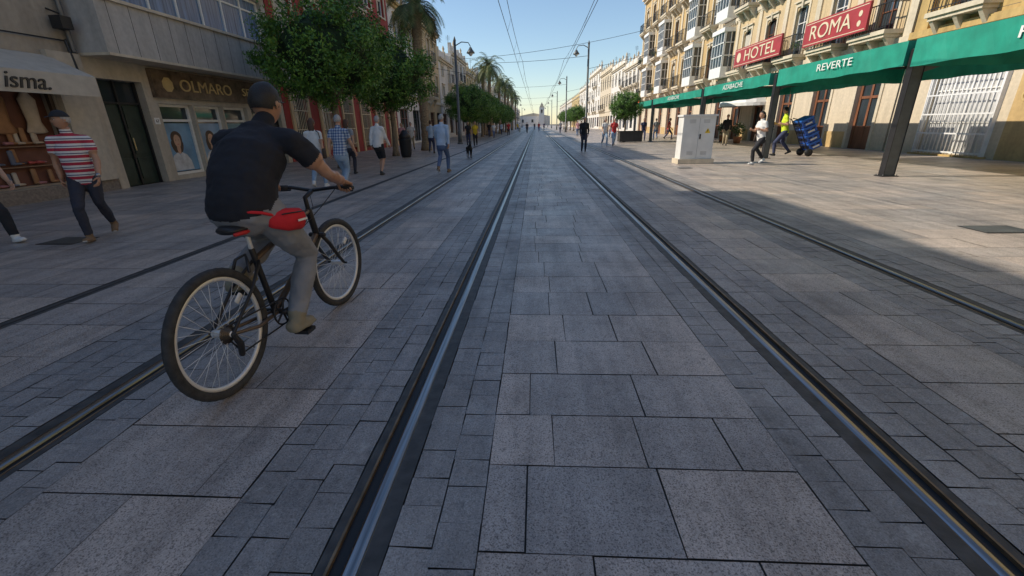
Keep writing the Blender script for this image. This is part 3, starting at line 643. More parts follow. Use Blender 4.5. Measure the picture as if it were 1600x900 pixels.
for X in (-1.49,2.42):
    ys=[-20,12,46.4,78,112,150,200,260]
    for a0,b0 in zip(ys,ys[1:]):
        rad=.009+.0001*b0; wire((X,a0,5.9),(X,b0,5.9),0,rad); wire((X+.18,a0,7.0),(X+.18,b0,7.0),.55,rad)
        for k in range(1,5):
            t=k/5; wire((X,a0+(b0-a0)*t,5.9),(X+.18,a0+(b0-a0)*t,7.0-2.2*t*(1-t)),0,.006,1)
for y in (46.4,78,112,150): 
    wire((4.9,y,7.3),(-6.2,y+3,7.3),.15,.018); wire((4.9,y,6.2),(XR,y+1,8.4),.1,.018); wire((-6.2,y+3,6.2),(XL,y+3,7),.05,.018)
wire((XR,60,12),(XL,62,9.3),.6,.022); o.finish()
o=Obj('litter_bin',(-5.9,20.4,0)); o.tube('body',M_iron,[(-5.9,20.4,.05),(-5.9,20.4,.2),(-5.9,20.4,.8),(-5.9,20.4,.86)],[.2,.24,.28,.3],14,dome=False); o.tube('hood',M_iron,[(-5.9,20.4,.98),(-5.9,20.4,1.1)],[.28,.16],14)
for k in range(4): 
    an=k*math.pi/2+.4; X=-5.9+.24*math.cos(an);Y=20.4+.24*math.sin(an); o.tube('struts',M_iron,[(X,Y,.8),(X,Y,1.0)],[.015,.015],6)
o.finish()
# ------------------------------------------------------------------ trees
def leafmesh(name,mat,vs,fs,rn):
    me=bpy.data.meshes.new(name); me.from_pydata(vs,[],fs); me.materials.append(mat)
    at=me.attributes.new('rnd','FLOAT','FACE'); at.data.foreach_set('value',rn); return me
def crown_mesh(name,rad,hz,nclump,nleaf,ls,seed):
    rg=np.random.default_rng(seed)
    rr=random.Random(seed); VV=[];rn=[]
    def unit(n): 
        q=rg.normal(size=(n,3)); return q/np.linalg.norm(q,axis=1,keepdims=True)
    for c in range(nclump):
        d=V((rr.gauss(0,1),rr.gauss(0,1),rr.gauss(0,1))).normalized()
        bulge=1+.2*mnoise.noise(d*2.1+V((seed,0,0)))+.12*mnoise.noise(d*5)
        depth=rr.choice([1,1,1,.94,.85,.7]); cpos=V((d.x*rad,d.y*rad,d.z*hz*(1 if d.z>0 else .85)))*bulge*depth*rr.uniform(.9,1.06)
        cr=rr.uniform(.12,.28)*rad*.8; tone=rr.uniform(-.25,.25)
        P0=np.array(cpos)+unit(nleaf)*cr*np.sqrt(rg.random((nleaf,1)))
        N=np.array(d)*.8+unit(nleaf)*.9; N/=np.linalg.norm(N,axis=1,keepdims=True)
        T=np.cross(N,unit(nleaf)); T/=np.linalg.norm(T,axis=1,keepdims=True)+1e-9; B=np.cross(N,T); s=ls*(.7+.6*rg.random((nleaf,1)))
        VV.append(np.stack([P0-T*s,P0+B*s*.42+T*s*.1,P0+T*s,P0-B*s*.42+T*s*.1],1).reshape(-1,3)); rn.append(np.clip(.45+tone+rg.uniform(-.3,.3,nleaf),0,1))
    vs=np.concatenate(VV); rn=np.concatenate(rn); n=len(vs)//4
    return leafmesh(name,M_leaf,vs.tolist(),np.arange(n*4).reshape(-1,4).tolist(),rn.tolist())
CR=[crown_mesh('crown_a',1.9,1.6,340,78,.054,1),crown_mesh('crown_b',1.8,1.55,280,60,.062,2)]
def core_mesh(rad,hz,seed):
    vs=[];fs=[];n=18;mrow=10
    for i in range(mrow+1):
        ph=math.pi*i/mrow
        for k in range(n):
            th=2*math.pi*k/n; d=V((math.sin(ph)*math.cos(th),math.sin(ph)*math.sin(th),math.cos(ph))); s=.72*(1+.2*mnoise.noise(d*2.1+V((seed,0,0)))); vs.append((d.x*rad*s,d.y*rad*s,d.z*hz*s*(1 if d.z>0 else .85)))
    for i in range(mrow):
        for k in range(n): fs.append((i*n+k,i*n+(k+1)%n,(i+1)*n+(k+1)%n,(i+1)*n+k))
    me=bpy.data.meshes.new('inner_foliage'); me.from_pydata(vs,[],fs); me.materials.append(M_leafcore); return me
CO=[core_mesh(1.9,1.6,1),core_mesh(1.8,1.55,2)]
def ficus(x,y,zc=3.55,idx=0,s=1.,trunk=.14,rz=None):
    o=Obj('ficus_tree',(x,y,0),0)
    zb=zc-1.5*s
    o.tube('trunk',M_bark,[(0,0,0),(0,0,.3),(.03,.02,zb*.7),(0,.03,zb+.3*s)],[trunk*1.5,trunk*1.05,trunk*.85,trunk*.8],10,dome=False)
    for k in range(6):
        an=k*1.05+idx; q=(math.cos(an),math.sin(an))
        o.tube('limbs',M_bark,[(0,.03,zb+.1*s),(q[0]*.35*s,q[1]*.35*s,zb+.6*s),(q[0]*.9*s,q[1]*.9*s,zb+1.3*s)],[trunk*.6,trunk*.45,trunk*.2],7,dome=False)
    o.finish(world=False)
    rz=R.uniform(0,6.28)
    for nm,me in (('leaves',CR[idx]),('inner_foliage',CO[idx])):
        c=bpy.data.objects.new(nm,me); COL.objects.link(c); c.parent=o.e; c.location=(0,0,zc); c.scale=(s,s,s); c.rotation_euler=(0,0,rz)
ficus(-7.0,16.0,3.6,0,1.05); ficus(-7.0,22.4,3.55,1,1.08)
for y in (46,52,58,64,71,78,86,95,105): ficus(-6.8,y,3.2,R.randint(0,1),1.12)
ficus(6.4,34,2.35,1,.62,.07)
for y in (82,90,99,110,122): ficus(7.2,y,2.9,0,.8)
o=Obj('planter_box',(6.8,34,0)); mb=simple('planter_dark',(.05,.045,.04),.7)
o.box('box',mb,6.0,7.6,33.5,34.5,.05,.72); o.box('rim',mb,5.95,7.65,33.45,34.55,.721,.78)
for k in range(9): o.box('slats',M_iron,6.03+k*.18,6.05+k*.18,33.48,33.499,.06,.7)
o.finish()
o=Obj('potted_plants',(12.9,31,0))
for x,y in ((12.6,29.6),(12.8,32.4),(12.6,26.2)):
    o.tube('pots',simple('terracotta',(.35,.15,.08),.8),[(x,y,0),(x,y,.4)],[.18,.26],12,dome=False)
    leafball(o,'foliage',(x,y,.85),.42,260,.09)
o.finish()
def frond(o,base,az,el,L,wid,part):
    P=o.P(part,M_palml); n=12; pts=[];d=V((math.cos(az)*math.cos(el),math.sin(az)*math.cos(el),math.sin(el))); pnt=V(base); st=L/n
    for i in range(n+1):
        pts.append(pnt.copy()); pnt=pnt+d*st; d=(d+V((0,0,-.13-.02*i))).normalized()
    side=V((-math.sin(az),math.cos(az),0))
    for i in range(1,n):
        t=(pts[i+1]-pts[i]).normalized()
        lw=wid*math.sin(math.pi*(.12+.85*i/n))
        for j in range(3):
            q=pts[i].lerp(pts[i+1],j/3)
            for sg in (-1,1):
                tip=q+side*sg*lw+t*lw*.55-V((0,0,1))*lw*R.uniform(.2,.5); b=len(P[0])
                P[0]+=[tuple(q-t*.022),tuple(q+t*.022),tuple(tip)]; P[1].append((b,b+1,b+2))
    o.tube('frond_ribs',M_palml,pts,[.02*(1-.07*i) for i in range(n+1)],4,dome=False)
def palm(x,y,H,tr=.25,L=2.3,n=46,seed=0):
    o=Obj('palm_tree',(x,y,0)); z=0;pts=[];rr_=[]
    while z<H: pts.append((0.04*math.sin(z),0,z)); rr_.append(tr*(1.25 if z<.3 else 1)*(1.06 if len(pts)%2 else .94)); z+=.22
    o.tube('trunk',M_palmbark,pts,rr_,12,dome=False); o.tube('boot',M_palmbark,[(0,0,H-.5),(0,0,H-.1),(0,0,H+.3)],[tr,tr*1.7,tr*.6],12)
    for k in range(n): frond(o,(0,0,H+.1),k*2.4,R.uniform(-.55,1.35),L*R.uniform(.8,1.1),.5,'fronds')
    e=o.finish(world=False)
    for c in e.children:
        if c.name.startswith('fronds'):
            at=c.data.attributes.new('rnd','FLOAT','FACE'); at.data.foreach_set('value',[R.random() for _ in c.data.polygons])
palm(-6.6,27.2,7.3,.27,2.3,60)
for x,y,H in ((-5.9,60,8.0),(-7.6,68,8.6),(-5.9,75,7.6),(-5.8,88,8.),(-6,100,8.2),(-6,116,8.5),(-6,135,8.2)): palm(x,y,H,.22,2.5,38)
# ------------------------------------------------------------------ people
PEND=[]
SK=[simple('skin_a',(.52,.30,.20),.5,amp=.08),simple('skin_b',(.44,.24,.15),.5,amp=.08)]
def cloth(name,col,rough=.85): return simple('cloth_'+name,col,rough,amp=.14,scale=7,bump=.006,bscale=22)
HAIRS={'black':simple('hair_black',(.02,.017,.014),.6,amp=.3,scale=40,bump=.004,bscale=120),'grey':simple('hair_grey',(.38,.37,.36),.7,amp=.3,scale=40,bump=.004,bscale=120),'brown':simple('hair_brown',(.08,.042,.024),.6,amp=.3,scale=40,bump=.004,bscale=120),'blond':simple('hair_blond',(.40,.28,.14),.6,amp=.3,scale=40,bump=.004,bscale=120)}
M_lip=simple('lip',(.38,.14,.11),.5); M_eye=simple('eye_dark',(.02,.015,.012),.2); M_eyew=simple('eye_white',(.6,.58,.55),.3)
def head(o,c,Rm,skin,hair,s=1.,long=False,cap=None,lo=False):
    vs=[];fs=[];nu,nv=(16,12) if lo else (28,20)
    T=lambda q: tuple(V(c)+Rm@(V(q)*s))
    for i in range(nv+1):
        ph=math.pi*i/nv
        for k in range(nu):
            th=2*math.pi*k/nu; x=math.sin(ph)*math.sin(th); y=math.sin(ph)*math.cos(th); z=math.cos(ph)
            X=.076*x; Y=.098*y; Z=.118*z
            if z<-.1: t=(-z-.1); X*=1-.30*t; Y=Y*(1-.25*t)+.012*t
            if z<-.2 and y<0: Y*=1-.35*(-z-.2)
            if y>.5:
                if abs(x)<.22 and -.28<z<.12: Y+=.020*(1-abs(x)/.22)*(1-abs(z+.18)/.32 if abs(z+.18)<.32 else 0)
                if .12<abs(x)<.55 and -.02<z<.22: Y-=.007
                if abs(x)<.3 and -.75<z<-.55: Y+=.008
            vs.append((X,Y,Z))
    for i in range(nv):
        for k in range(nu): fs.append((i*nu+k,i*nu+(k+1)%nu,(i+1)*nu+(k+1)%nu,(i+1)*nu+k))
    sk=o.P('head_skin_',skin,True); b=len(sk[0]); sk[0]+=[T(q) for q in vs]; sk[1]+=[tuple(b+i for i in reversed(q)) for q in fs]
    hm=HAIRS[hair]; hp=o.P('hair',hm,True); b=len(hp[0])
    hs=[]
    for q in vs:
        v=V(q); n=V((v.x/.076,v.y/.098,v.z/.118)).normalized(); hs.append(T(v+n*(.010+.003*mnoise.noise(v*40))))
    hp[0]+=hs
    for q in fs:
        cz=sum(vs[i][2] for i in q)/4; cy=sum(vs[i][1] for i in q)/4
        if cz>.055+max(0,cy)*.25 or (cy<-.0 and cz>-.01-(.035 if cy<-.03 else 0)) or (cy<.02 and cz>.02): hp[1].append(tuple(b+i for i in reversed(q)))
    if long:
        L_=long; pts=[T((0,-.05,.06)),T((0,-.085,-.04)),T((0,-.09,-.11-L_*.4)),T((0,-.095,-.13-L_))]
        o.tube('hair',hm,pts,[(.07*s,.045*s),(.085*s,.04*s),(.08*s,.03*s),(.05*s,.018*s)],12,side=Rm@V((1,0,0)))
    for sg in (-1,1):
        o.tube('head_skin_',skin,[T((sg*.074,-.008,.022)),T((sg*.084,-.016,.0)),T((sg*.075,-.006,-.028))],[(.006*s,.014*s),(.007*s,.018*s),(.005*s,.009*s)],8,side=Rm@V((1,0,0)))
        o.tube('eyes_white',M_eyew,[T((sg*.022,.083,.006)),T((sg*.040,.078,.006))],[.0065*s,.006*s],8)
        o.tube('eyes',M_eye,[T((sg*.031,.085,.006)),T((sg*.031,.0885,.006))],[.005*s,.004*s],8)
        o.tube('brows',hm,[T((sg*.017,.093,.026)),T((sg*.032,.092,.030)),T((sg*.047,.083,.026))],[.004*s,.0045*s,.003*s],6)
    o.tube('lips',M_lip,[T((-.022,.084,-.058)),T((0,.091,-.057)),T((.022,.084,-.058))],[.003*s,.006*s,.003*s],8)
    if cap:
        cp=o.P('cap',cap,True); b=len(cp[0])
        for q in vs:
            v=V(q); n=V((v.x/.076,v.y/.098,v.z/.118)).normalized(); cp[0].append(T(v+n*.017))
        for q in fs:
            cz=sum(vs[i][2] for i in q)/4
            if cz>.045: cp[1].append(tuple(b+i for i in reversed(q)))
        o.tube('cap',cap,[T((0,.06,.052)),T((0,.125,.046)),T((0,.15,.036))],[(.072*s,.007*s),(.062*s,.006*s),(.035*s,.005*s)],12,side=Rm@V((1,0,0)))
def hand(o,wr,d,n,sd,skin,grip=False,s=1.):
    d=V(d).normalized(); n=(V(n)-d*V(n).dot(d)).normalized(); sd_=V(sd); sd_=(sd_-d*sd_.dot(d)-n*sd_.dot(n)).normalized(); wr=V(wr)
    o.tube('hands',skin,[wr-d*.02*s,wr+d*.03*s,wr+d*.082*s],[(.024*s,.018*s),(.034*s,.017*s),(.039*s,.013*s)],10,side=sd_)
    ang=[.35,.75,1.1] if not grip else [1.0,2.3,3.5]
    for i in range(4):
        b=wr+d*(.082-.004*abs(i-1))*s+sd_*(.030-.0195*i)*s; L=[.040,.026,.021]; k=[.95,1.05,.98,.8][i]; pts=[b-d*.01,b]; 
        for a_,l in zip(ang,L):
            aa=a_*(1+.1*i*(0 if grip else 1)); b=b+(d*math.cos(aa)+n*math.sin(aa))*l*k*s; pts.append(b)
        o.tube('hands',skin,pts,[.0092*s,.009*s,.0085*s,.0078*s,.0065*s],8)
    b=wr+d*.022*s+sd_*.026*s; q1=b+(sd_*.7+d*.6+n*.35)*.035*s; q2=q1+(d*.75+n*.6+sd_*.1)*.03*s; q3=q2+(d*.6+n*.8-sd_*.3)*.022*s
    o.tube('hands',skin,[b,q1,q2,q3],[.013*s,.011*s,.0095*s,.0075*s],8)
def body(o,J,top,bot,shoe,skin,vox,short=True,shorts=False,loose=1.,belly=0.,wom=False,sock=None,hem=.10,slv=.55,sole=None):
    vs=[];fs=[];seg=[]
    MT={'top':top,'bot':bot,'shoe':shoe,'skin':skin,'sole':simple('shoe_sole',(.62,.60,.56),.7)}
    def T(pts,rads,tag,side=None,n=14,c0=False,c1=False):
        pts=[V(q) for q in pts]; addtube(vs,fs,pts,rads,n,side,True)
        for i in range(len(pts)-1):
            r0=rads[i];r1=rads[i+1]
            m0=min(r0) if isinstance(r0,tuple) else r0; m1=min(r1) if isinstance(r1,tuple) else r1
            seg.append((pts[i],pts[i+1],m0,m1,tag,rads[i] if isinstance(rads[i],tuple) else (r0,r0),c0 and i==0,c1 and i==len(pts)-2))
    pel,nk=V(J['pel']),V(J['neck']); sx=V(J.get('side',(1,0,0)))
    mid1=V(J['spine1']); mid2=V(J['spine2'])
    k=loose; dn=(pel-mid1).normalized()
    st_=[pel,mid1,mid2,nk-(nk-mid2).normalized()*.05]; rt_=[(.165*k,.125*k+belly),(.15*k+belly*.5,.115*k+belly),(.182*k,.125*k+belly*.3),(.12,.085)]
    if hem>.01: st_=[pel+dn*hem]+st_; rt_=[(.168*k,.124*k+belly*.7)]+rt_
    T(st_,rt_,'top',sx,20,c0=True)
    T([pel+dn*(max(hem,0)+.05),pel],[(.15,.115),(.158*k,.12*k+belly*.7)],'bot',sx,16)
    hd=V(J['head']); T([nk-(hd-nk)*.15,nk+(hd-nk)*.6],[.066,.056],'skin')
    T([nk+(mid2-nk).normalized()*.05,nk-(hd-nk).normalized()*.005],[.10,.07],'top',c1=True)
    for sg,S_ in ((1,'R'),(-1,'L')):
        sh,el,wr=V(J['sh'+S_]),V(J['el'+S_]),V(J['wr'+S_])
        T([nk+(mid2-nk)*.25,sh],[.07,.066*k],'top')
        if short:
            m=sh.lerp(el,slv); T([sh,sh.lerp(el,slv*.5),m],[.066*k,.062*k,.062*k],'top',c1=True); T([sh.lerp(el,slv*.7),el,el.lerp(wr,.4),wr],[.045,.038,.040,.026],'skin')
        else: T([sh,el,wr],[.066*k,.05*k,.038*k],'top',c1=True); T([el.lerp(wr,.8),wr],[.03,.026],'skin')
        hp,kn,an=V(J['hp'+S_]),V(J['kn'+S_]),V(J['an'+S_]); tod=V(J['toe'+S_]).normalized()
        if shorts:
            T([hp,hp.lerp(kn,.9)],[.10*k,.085*k],'bot',c1=True); T([hp.lerp(kn,.7),kn,kn.lerp(an,.35),an],[.062,.05,.052,.033],'skin')
        else:
            T([hp,hp.lerp(kn,.5),kn,kn.lerp(an,.4),an.lerp(kn,.08)],[.098*k,.086*k,.066*k,.064*k,.052*k],'bot',c1=True); T([an.lerp(kn,.2),an],[.034,.034],'skin')
        up=V(J.get('up'+S_,(0,0,1))); hl=an-tod*.05-up*.045
        T([an+up*.01,an-up*.03],[.042,.046],'shoe')
        T([hl,hl+tod*.09,hl+tod*.19],[(.038,.036),(.044,.032),(.036,.022)],'shoe',tod.cross(up))
        T([hl-up*.022,hl+tod*.09-up*.022,hl+tod*.20-up*.014],[(.045,.017),(.051,.017),(.041,.015)],'sole',tod.cross(up))
    me=bpy.data.meshes.new('b'); me.from_pydata(vs,[],fs); ob=bpy.data.objects.new('b',me); COL.objects.link(ob)
    m=ob.modifiers.new('r','REMESH'); m.mode='VOXEL'; m.voxel_size=vox; m.use_smooth_shade=True
    m=ob.modifiers.new('s','SMOOTH'); m.factor=.5; m.iterations=4 if vox<.014 else 2
    PEND.append((ob,o,seg,MT,sx,vox))
def resolve():
    dg=bpy.context.evaluated_depsgraph_get()
    res=[(bpy.data.meshes.new_from_object(q[0].evaluated_get(dg)),)+q[1:] for q in PEND]
    for q in PEND: bpy.data.objects.remove(q[0])
    for me2,o,seg,MT,sx,vox in res:
        nf=len(me2.polygons); ce=np.empty(nf*3); me2.polygons.foreach_get('center',ce); ce=ce.reshape(-1,3)
        tags=['top','bot','shoe','skin','sole']; best=np.full(nf,1e9); bt=np.zeros(nf,int)
        for p0,p1,r0,r1,tag,rt,c0,c1 in seg:
            A=np.array(p0);B=np.array(p1);D=B-A; tu=((ce-A)@D)/(D@D+1e-9); t=np.clip(tu,0,1); dd=np.linalg.norm(ce-(A+t[:,None]*D),axis=1)-(r0+(r1-r0)*t)
            if tag in('top','bot') and rt[0]>rt[1]+.02:
                sxn=np.array(sx.normalized()); rel=ce-(A+t[:,None]*D); lx=rel@sxn; rest=np.sqrt(np.maximum(0,(rel**2).sum(1)-lx**2)); dd=(np.sqrt((lx/rt[0])**2+(rest/rt[1])**2)-1)*rt[1]
            if tag=='skin': dd=dd+.004
            if c0: dd=dd+(tu<0)*1.
            if c1: dd=dd+(tu>1.02)*1.
            u=dd<best; best[u]=dd[u]; bt[u]=tags.index(tag)
        for t in tags: me2.materials.append(MT[t])
        me2.polygons.foreach_set('material_index',bt.tolist()); me2.polygons.foreach_set('use_smooth',[True]*nf)
        if vox<.015:
            n=len(me2.vertices); c_=np.empty(n*3); me2.vertices.foreach_get('co',c_); c_=c_.reshape(-1,3)
            nn=np.empty(n*3); me2.vertex_normals.foreach_get('vector',nn); nn=nn.reshape(-1,3)
            am=np.array([.008*mnoise.noise((q[0]*11,q[1]*11,q[2]*7))+.005*mnoise.noise((q[0]*26,q[1]*22,q[2]*30)) for q in c_.tolist()])
            c_=c_+nn*am[:,None]; me2.vertices.foreach_set('co',c_.ravel()); me2.update()
        me2.name='body'; ob=bpy.data.objects.new('body',me2); COL.objects.link(ob); ob.parent=o.e
def walker(name,x,y,hdg,H,top,bot,shoe,hair,skin=0,st=.28,sw=.3,vox=.02,short=True,shorts=False,long=False,cap=None,belly=0,wom=False,turn=0,bend=None,bag=None,lean=.02,carry=None,A=None):
    o=Obj(name,(x,y,0),-math.radians(hdg)); sk=SK[skin]; s=H/1.72
    hz=.93-.35*st*st*2
    if A is None: A=1 if R.random()<.5 else -1
    J=dict(pel=(0,0,hz+.03),spine1=(0,.01+lean,hz+.17),spine2=(0,.01+lean*2,hz+.36),neck=(0,lean*2.5,hz+.56),head=(0,lean*3+.02,hz+.70),side=(1,0,0))
    for S_,sg in (('R',1),('L',-1)):
        fr=A*sg; fy=fr*st; w_=.185*(.9 if wom else 1)
        J['sh'+S_]=(sg*w_,lean*2.2,hz+.49); up=-fr*sw
        e=V(J['sh'+S_])+V((sg*.05,up*.45*.6,-.27)); J['el'+S_]=e; J['wr'+S_]=e+V((-sg*.0,up*.35+.09,-.225))
        if bend and S_ in bend: J['wr'+S_]=e+V((-sg*.09,.2,.06))
        J['hp'+S_]=(sg*.088,0,hz-.02)
        if fr>0: J['an'+S_]=(sg*.08,fy,.085); J['toe'+S_]=(sg*.12,1,.12 if st>.15 else 0); J['up'+S_]=(0,-.1,1) if st>.15 else (0,0,1)
        else:
            lift=.10 if st>.15 else .0; J['an'+S_]=(sg*.08,fy,.085+lift); J['toe'+S_]=(sg*.12,1,-.55 if lift else 0); J['up'+S_]=(0,.55,1) if lift else (0,0,1)
        hp=V(J['hp'+S_]);an=V(J['an'+S_]); m=(hp+an)/2; L=.445; dd=(an-hp).length/2; off=math.sqrt(max(.0,L*L-dd*dd)) if dd<L else 0
        J['kn'+S_]=m+V((0,min(off,.16),0))
    J={k_:V(v_) for k_,v_ in J.items()}
    body(o,J,top,bot,shoe,sk,vox,short,shorts,1.0,belly,wom)
    Rm=Matrix.Rotation(-math.radians(turn),3,'Z'); head(o,J['head']+V((0,.015,.045)),Rm,sk,hair,.98,long,cap,lo=vox>=.02)
    for S_,sg in (('R',1),('L',-1)):
        d=(V(J['wr'+S_])-V(J['el'+S_])).normalized(); hand(o,J['wr'+S_],d,(-sg,.1,0),(0,1,.2),sk)
    mbk=cloth('backpack',(.12,.14,.17)); mbg=cloth('bag',(.06,.04,.03))
    if bag=='back': o.tube('backpack',mbk,[(0,-.19,hz+.12),(0,-.22,hz+.25),(0,-.19,hz+.44)],[(.12,.07),(.14,.085),(.11,.06)],12,side=(1,0,0)); o.tube('straps',mbk,[(.1,-.12,hz+.46),(.11,.02,hz+.54),(.12,.14,hz+.4)],[.018]*3,6); o.tube('straps',mbk,[(-.1,-.12,hz+.46),(-.11,.02,hz+.54),(-.12,.14,hz+.4)],[.018]*3,6)
    if bag=='side': o.tube('handbag',mbg,[(.24,-.02,hz-.1),(.24,-.02,hz+.1)],[(.04,.13),(.035,.11)],10,side=(1,0,0)); o.tube('strap',mbg,[(.23,-.02,hz+.1),(.18,-.06,hz+.52),(.1,.02,hz+.56)],[.012]*3,6)
    if carry: carry(o,J)
    e=o.finish(world=False); e.scale=(s,s,s); return o
def stripemat(name,c1,c2,period,axis=2,c3=None):
    m,nt,b=newmat(name); tc=nd(nt,'ShaderNodeTexCoord'); sp=nd(nt,'ShaderNodeSeparateXYZ'); nt.links.new(tc.outputs['Object'],sp.inputs[0])
    fr=mathn(nt,'FRACT',mathn(nt,'MULTIPLY',sp.outputs[axis],1/period))
    n=nd(nt,'ShaderNodeValToRGB'); nt.links.new(fr,n.inputs[0]); n.color_ramp.interpolation='CONSTANT'; e=n.color_ramp.elements
    st=[(0,c1),(.42,c2)]+([(.58,c3),(.70,c2)] if c3 else [])
    while len(e)<len(st): e.new(.5)
    for i,(q,c) in enumerate(st): e[i].position=q; e[i].color=(*c,1)
    nt.links.new(n.outputs[0],b.inputs['Base Color']); b.inputs['Roughness'].default_value=.85; return m
def plaid():
    m,nt,b=newmat('cloth_plaid'); tc=nd(nt,'ShaderNodeTexCoord'); sp=nd(nt,'ShaderNodeSeparateXYZ'); nt.links.new(tc.outputs['Object'],sp.inputs[0])
    a1=mathn(nt,'GREATER_THAN',mathn(nt,'FRACT',mathn(nt,'MULTIPLY',sp.outputs[2],16)),.5); a2=mathn(nt,'GREATER_THAN',mathn(nt,'FRACT',mathn(nt,'MULTIPLY',sp.outputs[0],16)),.5)
    c=ramp(nt,mathn(nt,'MULTIPLY',mathn(nt,'ADD',a1,a2),.5),[(0,(.52,.55,.6)),(.5,(.2,.29,.45)),(1,(.07,.11,.24))]); nt.links.new(c,b.inputs['Base Color']); b.inputs['Roughness'].default_value=.85; return m
C_=dict(black=cloth('black',(.018,.019,.024)),white=cloth('white',(.72,.71,.69)),jeans=cloth('jeans',(.09,.14,.26)),ljeans=cloth('light_jeans',(.27,.37,.5)),dkjeans=cloth('dark_jeans',(.03,.033,.05)),
 grey=cloth('grey',(.28,.29,.31)),lblue=cloth('light_blue',(.42,.53,.68)),red=cloth('red',(.5,.04,.04)),yellow=cloth('yellow',(.7,.48,.03)),khaki=cloth('khaki',(.38,.32,.22)),brown=cloth('brown',(.12,.08,.05)),tan=cloth('tan',(.42,.31,.2)),hv=cloth('hivis',(.60,.75,.04)),navy=cloth('navy',(.04,.05,.11)),pink=cloth('pink',(.6,.32,.34)))
SH=dict(b=cloth('shoe_black',(.03,.03,.03)),br=cloth('shoe_brown',(.2,.13,.075)),w=cloth('shoe_white',(.68,.68,.66)),k=cloth('shoe_khaki',(.27,.24,.17)))
STR=stripemat('cloth_striped',(.42,.03,.06),(.70,.68,.66),.095,2,(.05,.05,.12))
def wm(o,J):
    wL=J['wrL']; o.tube('wristwatch',M_steel,[wL+V((0,-.004,.02)),wL+V((0,.004,.035))],[.032,.032],10)
walker('man',-5.98,5.6,150,1.60,STR,C_['dkjeans'],SH['br'],'grey',1,st=.26,sw=.2,vox=.011,cap=simple('cap_dark',(.02,.022,.028),.8),turn=55,belly=.03,carry=wm,A=1)
walker('man',-7.35,5.45,95,1.66,C_['black'],C_['black'],SH['w'],'brown',0,st=.42,sw=.1,vox=.012,A=1)
walker('woman',-5.2,10.45,-8,1.55,C_['white'],C_['ljeans'],SH['w'],'brown',0,st=.22,long=.1,wom=True,bag='side',vox=.015)
walker('man',-4.35,9.9,4,1.58,plaid(),C_['ljeans'],SH['br'],'grey',0,st=.16,vox=.014,belly=.02)
walker('woman',-5.75,13.7,0,1.55,C_['grey'],C_['dkjeans'],SH['b'],'brown',0,st=.12,wom=True,bag='back',long=.05)
walker('woman',-4.7,13.4,10,1.62,C_['white'],C_['black'],SH['b'],'grey',0,st=.14,shorts=True,belly=.04,wom=True,short=False)
walker('man',-2.85,13.7,8,1.66,C_['lblue'],C_['jeans'],SH['br'],'grey',1,st=.24,short=False,belly=.02,vox=.015)
walker('man',-5.5,23.8,0,1.6,C_['lblue'],C_['navy'],SH['b'],'brown',0,st=.2)
walker('woman',-4.75,32,170,1.6,C_['black'],C_['navy'],SH['b'],'black',0,wom=True,long=.1)
walker('woman',-4.2,31.6,175,1.6,C_['yellow'],C_['black'],SH['b'],'brown',0,wom=True)
walker('man',-7.5,27.4,170,1.6,C_['white'],C_['khaki'],SH['b'],'grey',0); walker('woman',-8.1,27.5,175,1.55,C_['pink'],C_['navy'],SH['b'],'blond',0,wom=True); walker('man',-6.9,29,0,1.62,C_['red'],C_['jeans'],SH['b'],'brown',0)
walker('man',2.4,23.4,180,1.6,C_['black'],C_['dkjeans'],SH['b'],'grey',0,st=.14,short=False)
walker('woman',4.25,29,170,1.6,C_['white'],C_['ljeans'],SH['w'],'brown',0,wom=True,long=.1); walker('man',4.85,29.2,180,1.6,C_['red'],C_['ljeans'],SH['b'],'grey',0)
walker('woman',7.15,15.05,-100,1.58,C_['white'],C_['black'],SH['w'],'black',1,st=.24,wom=True,long=.16,bend='RL',vox=.014,bag='side')
walker('man',8.2,36,180,1.6,C_['navy'],C_['navy'],SH['b'],'black',0); walker('man',9.4,37,0,1.6,C_['grey'],C_['jeans'],SH['b'],'black',0); walker('woman',10.6,37.8,90,1.6,C_['red'],C_['navy'],SH['b'],'brown',0,wom=True)
walker('man',10.9,27.2,200,1.62,C_['black'],C_['khaki'],SH['b'],'black',0,short=False,st=.1); walker('woman',7.0,44,180,1.6,C_['white'],C_['jeans'],SH['b'],'brown',0,wom=True)
wk=walker('worker',9.75,18.7,-70,1.78,C_['hv'],C_['navy'],SH['b'],'black',1,st=.25,bend='RL',vox=.015,turn=30)
for (x,y,t,b_) in [(-5.4,53,'black','navy'),(-4.6,50,'white','jeans'),(-3.6,60,'red','black'),(-5,66,'lblue','navy'),(-1.5,75,'black','black'),(0.5,90,'red','jeans'),(-3,84,'white','khaki'),(3.6,70,'grey','navy'),(5.6,58,'black','jeans'),(6.4,62,'white','navy'),(1.8,110,'navy','black'),(-4,100,'yellow','jeans'),(-.5,125,'black','navy'),(4.6,52,'pink','jeans')]:
    walker(R.choice(['man','woman']),x,y,R.choice([0,180,170,10]),R.uniform(1.55,1.72),C_[t],C_[b_],SH['b'],R.choice(['brown','black','grey']),0,vox=.03)
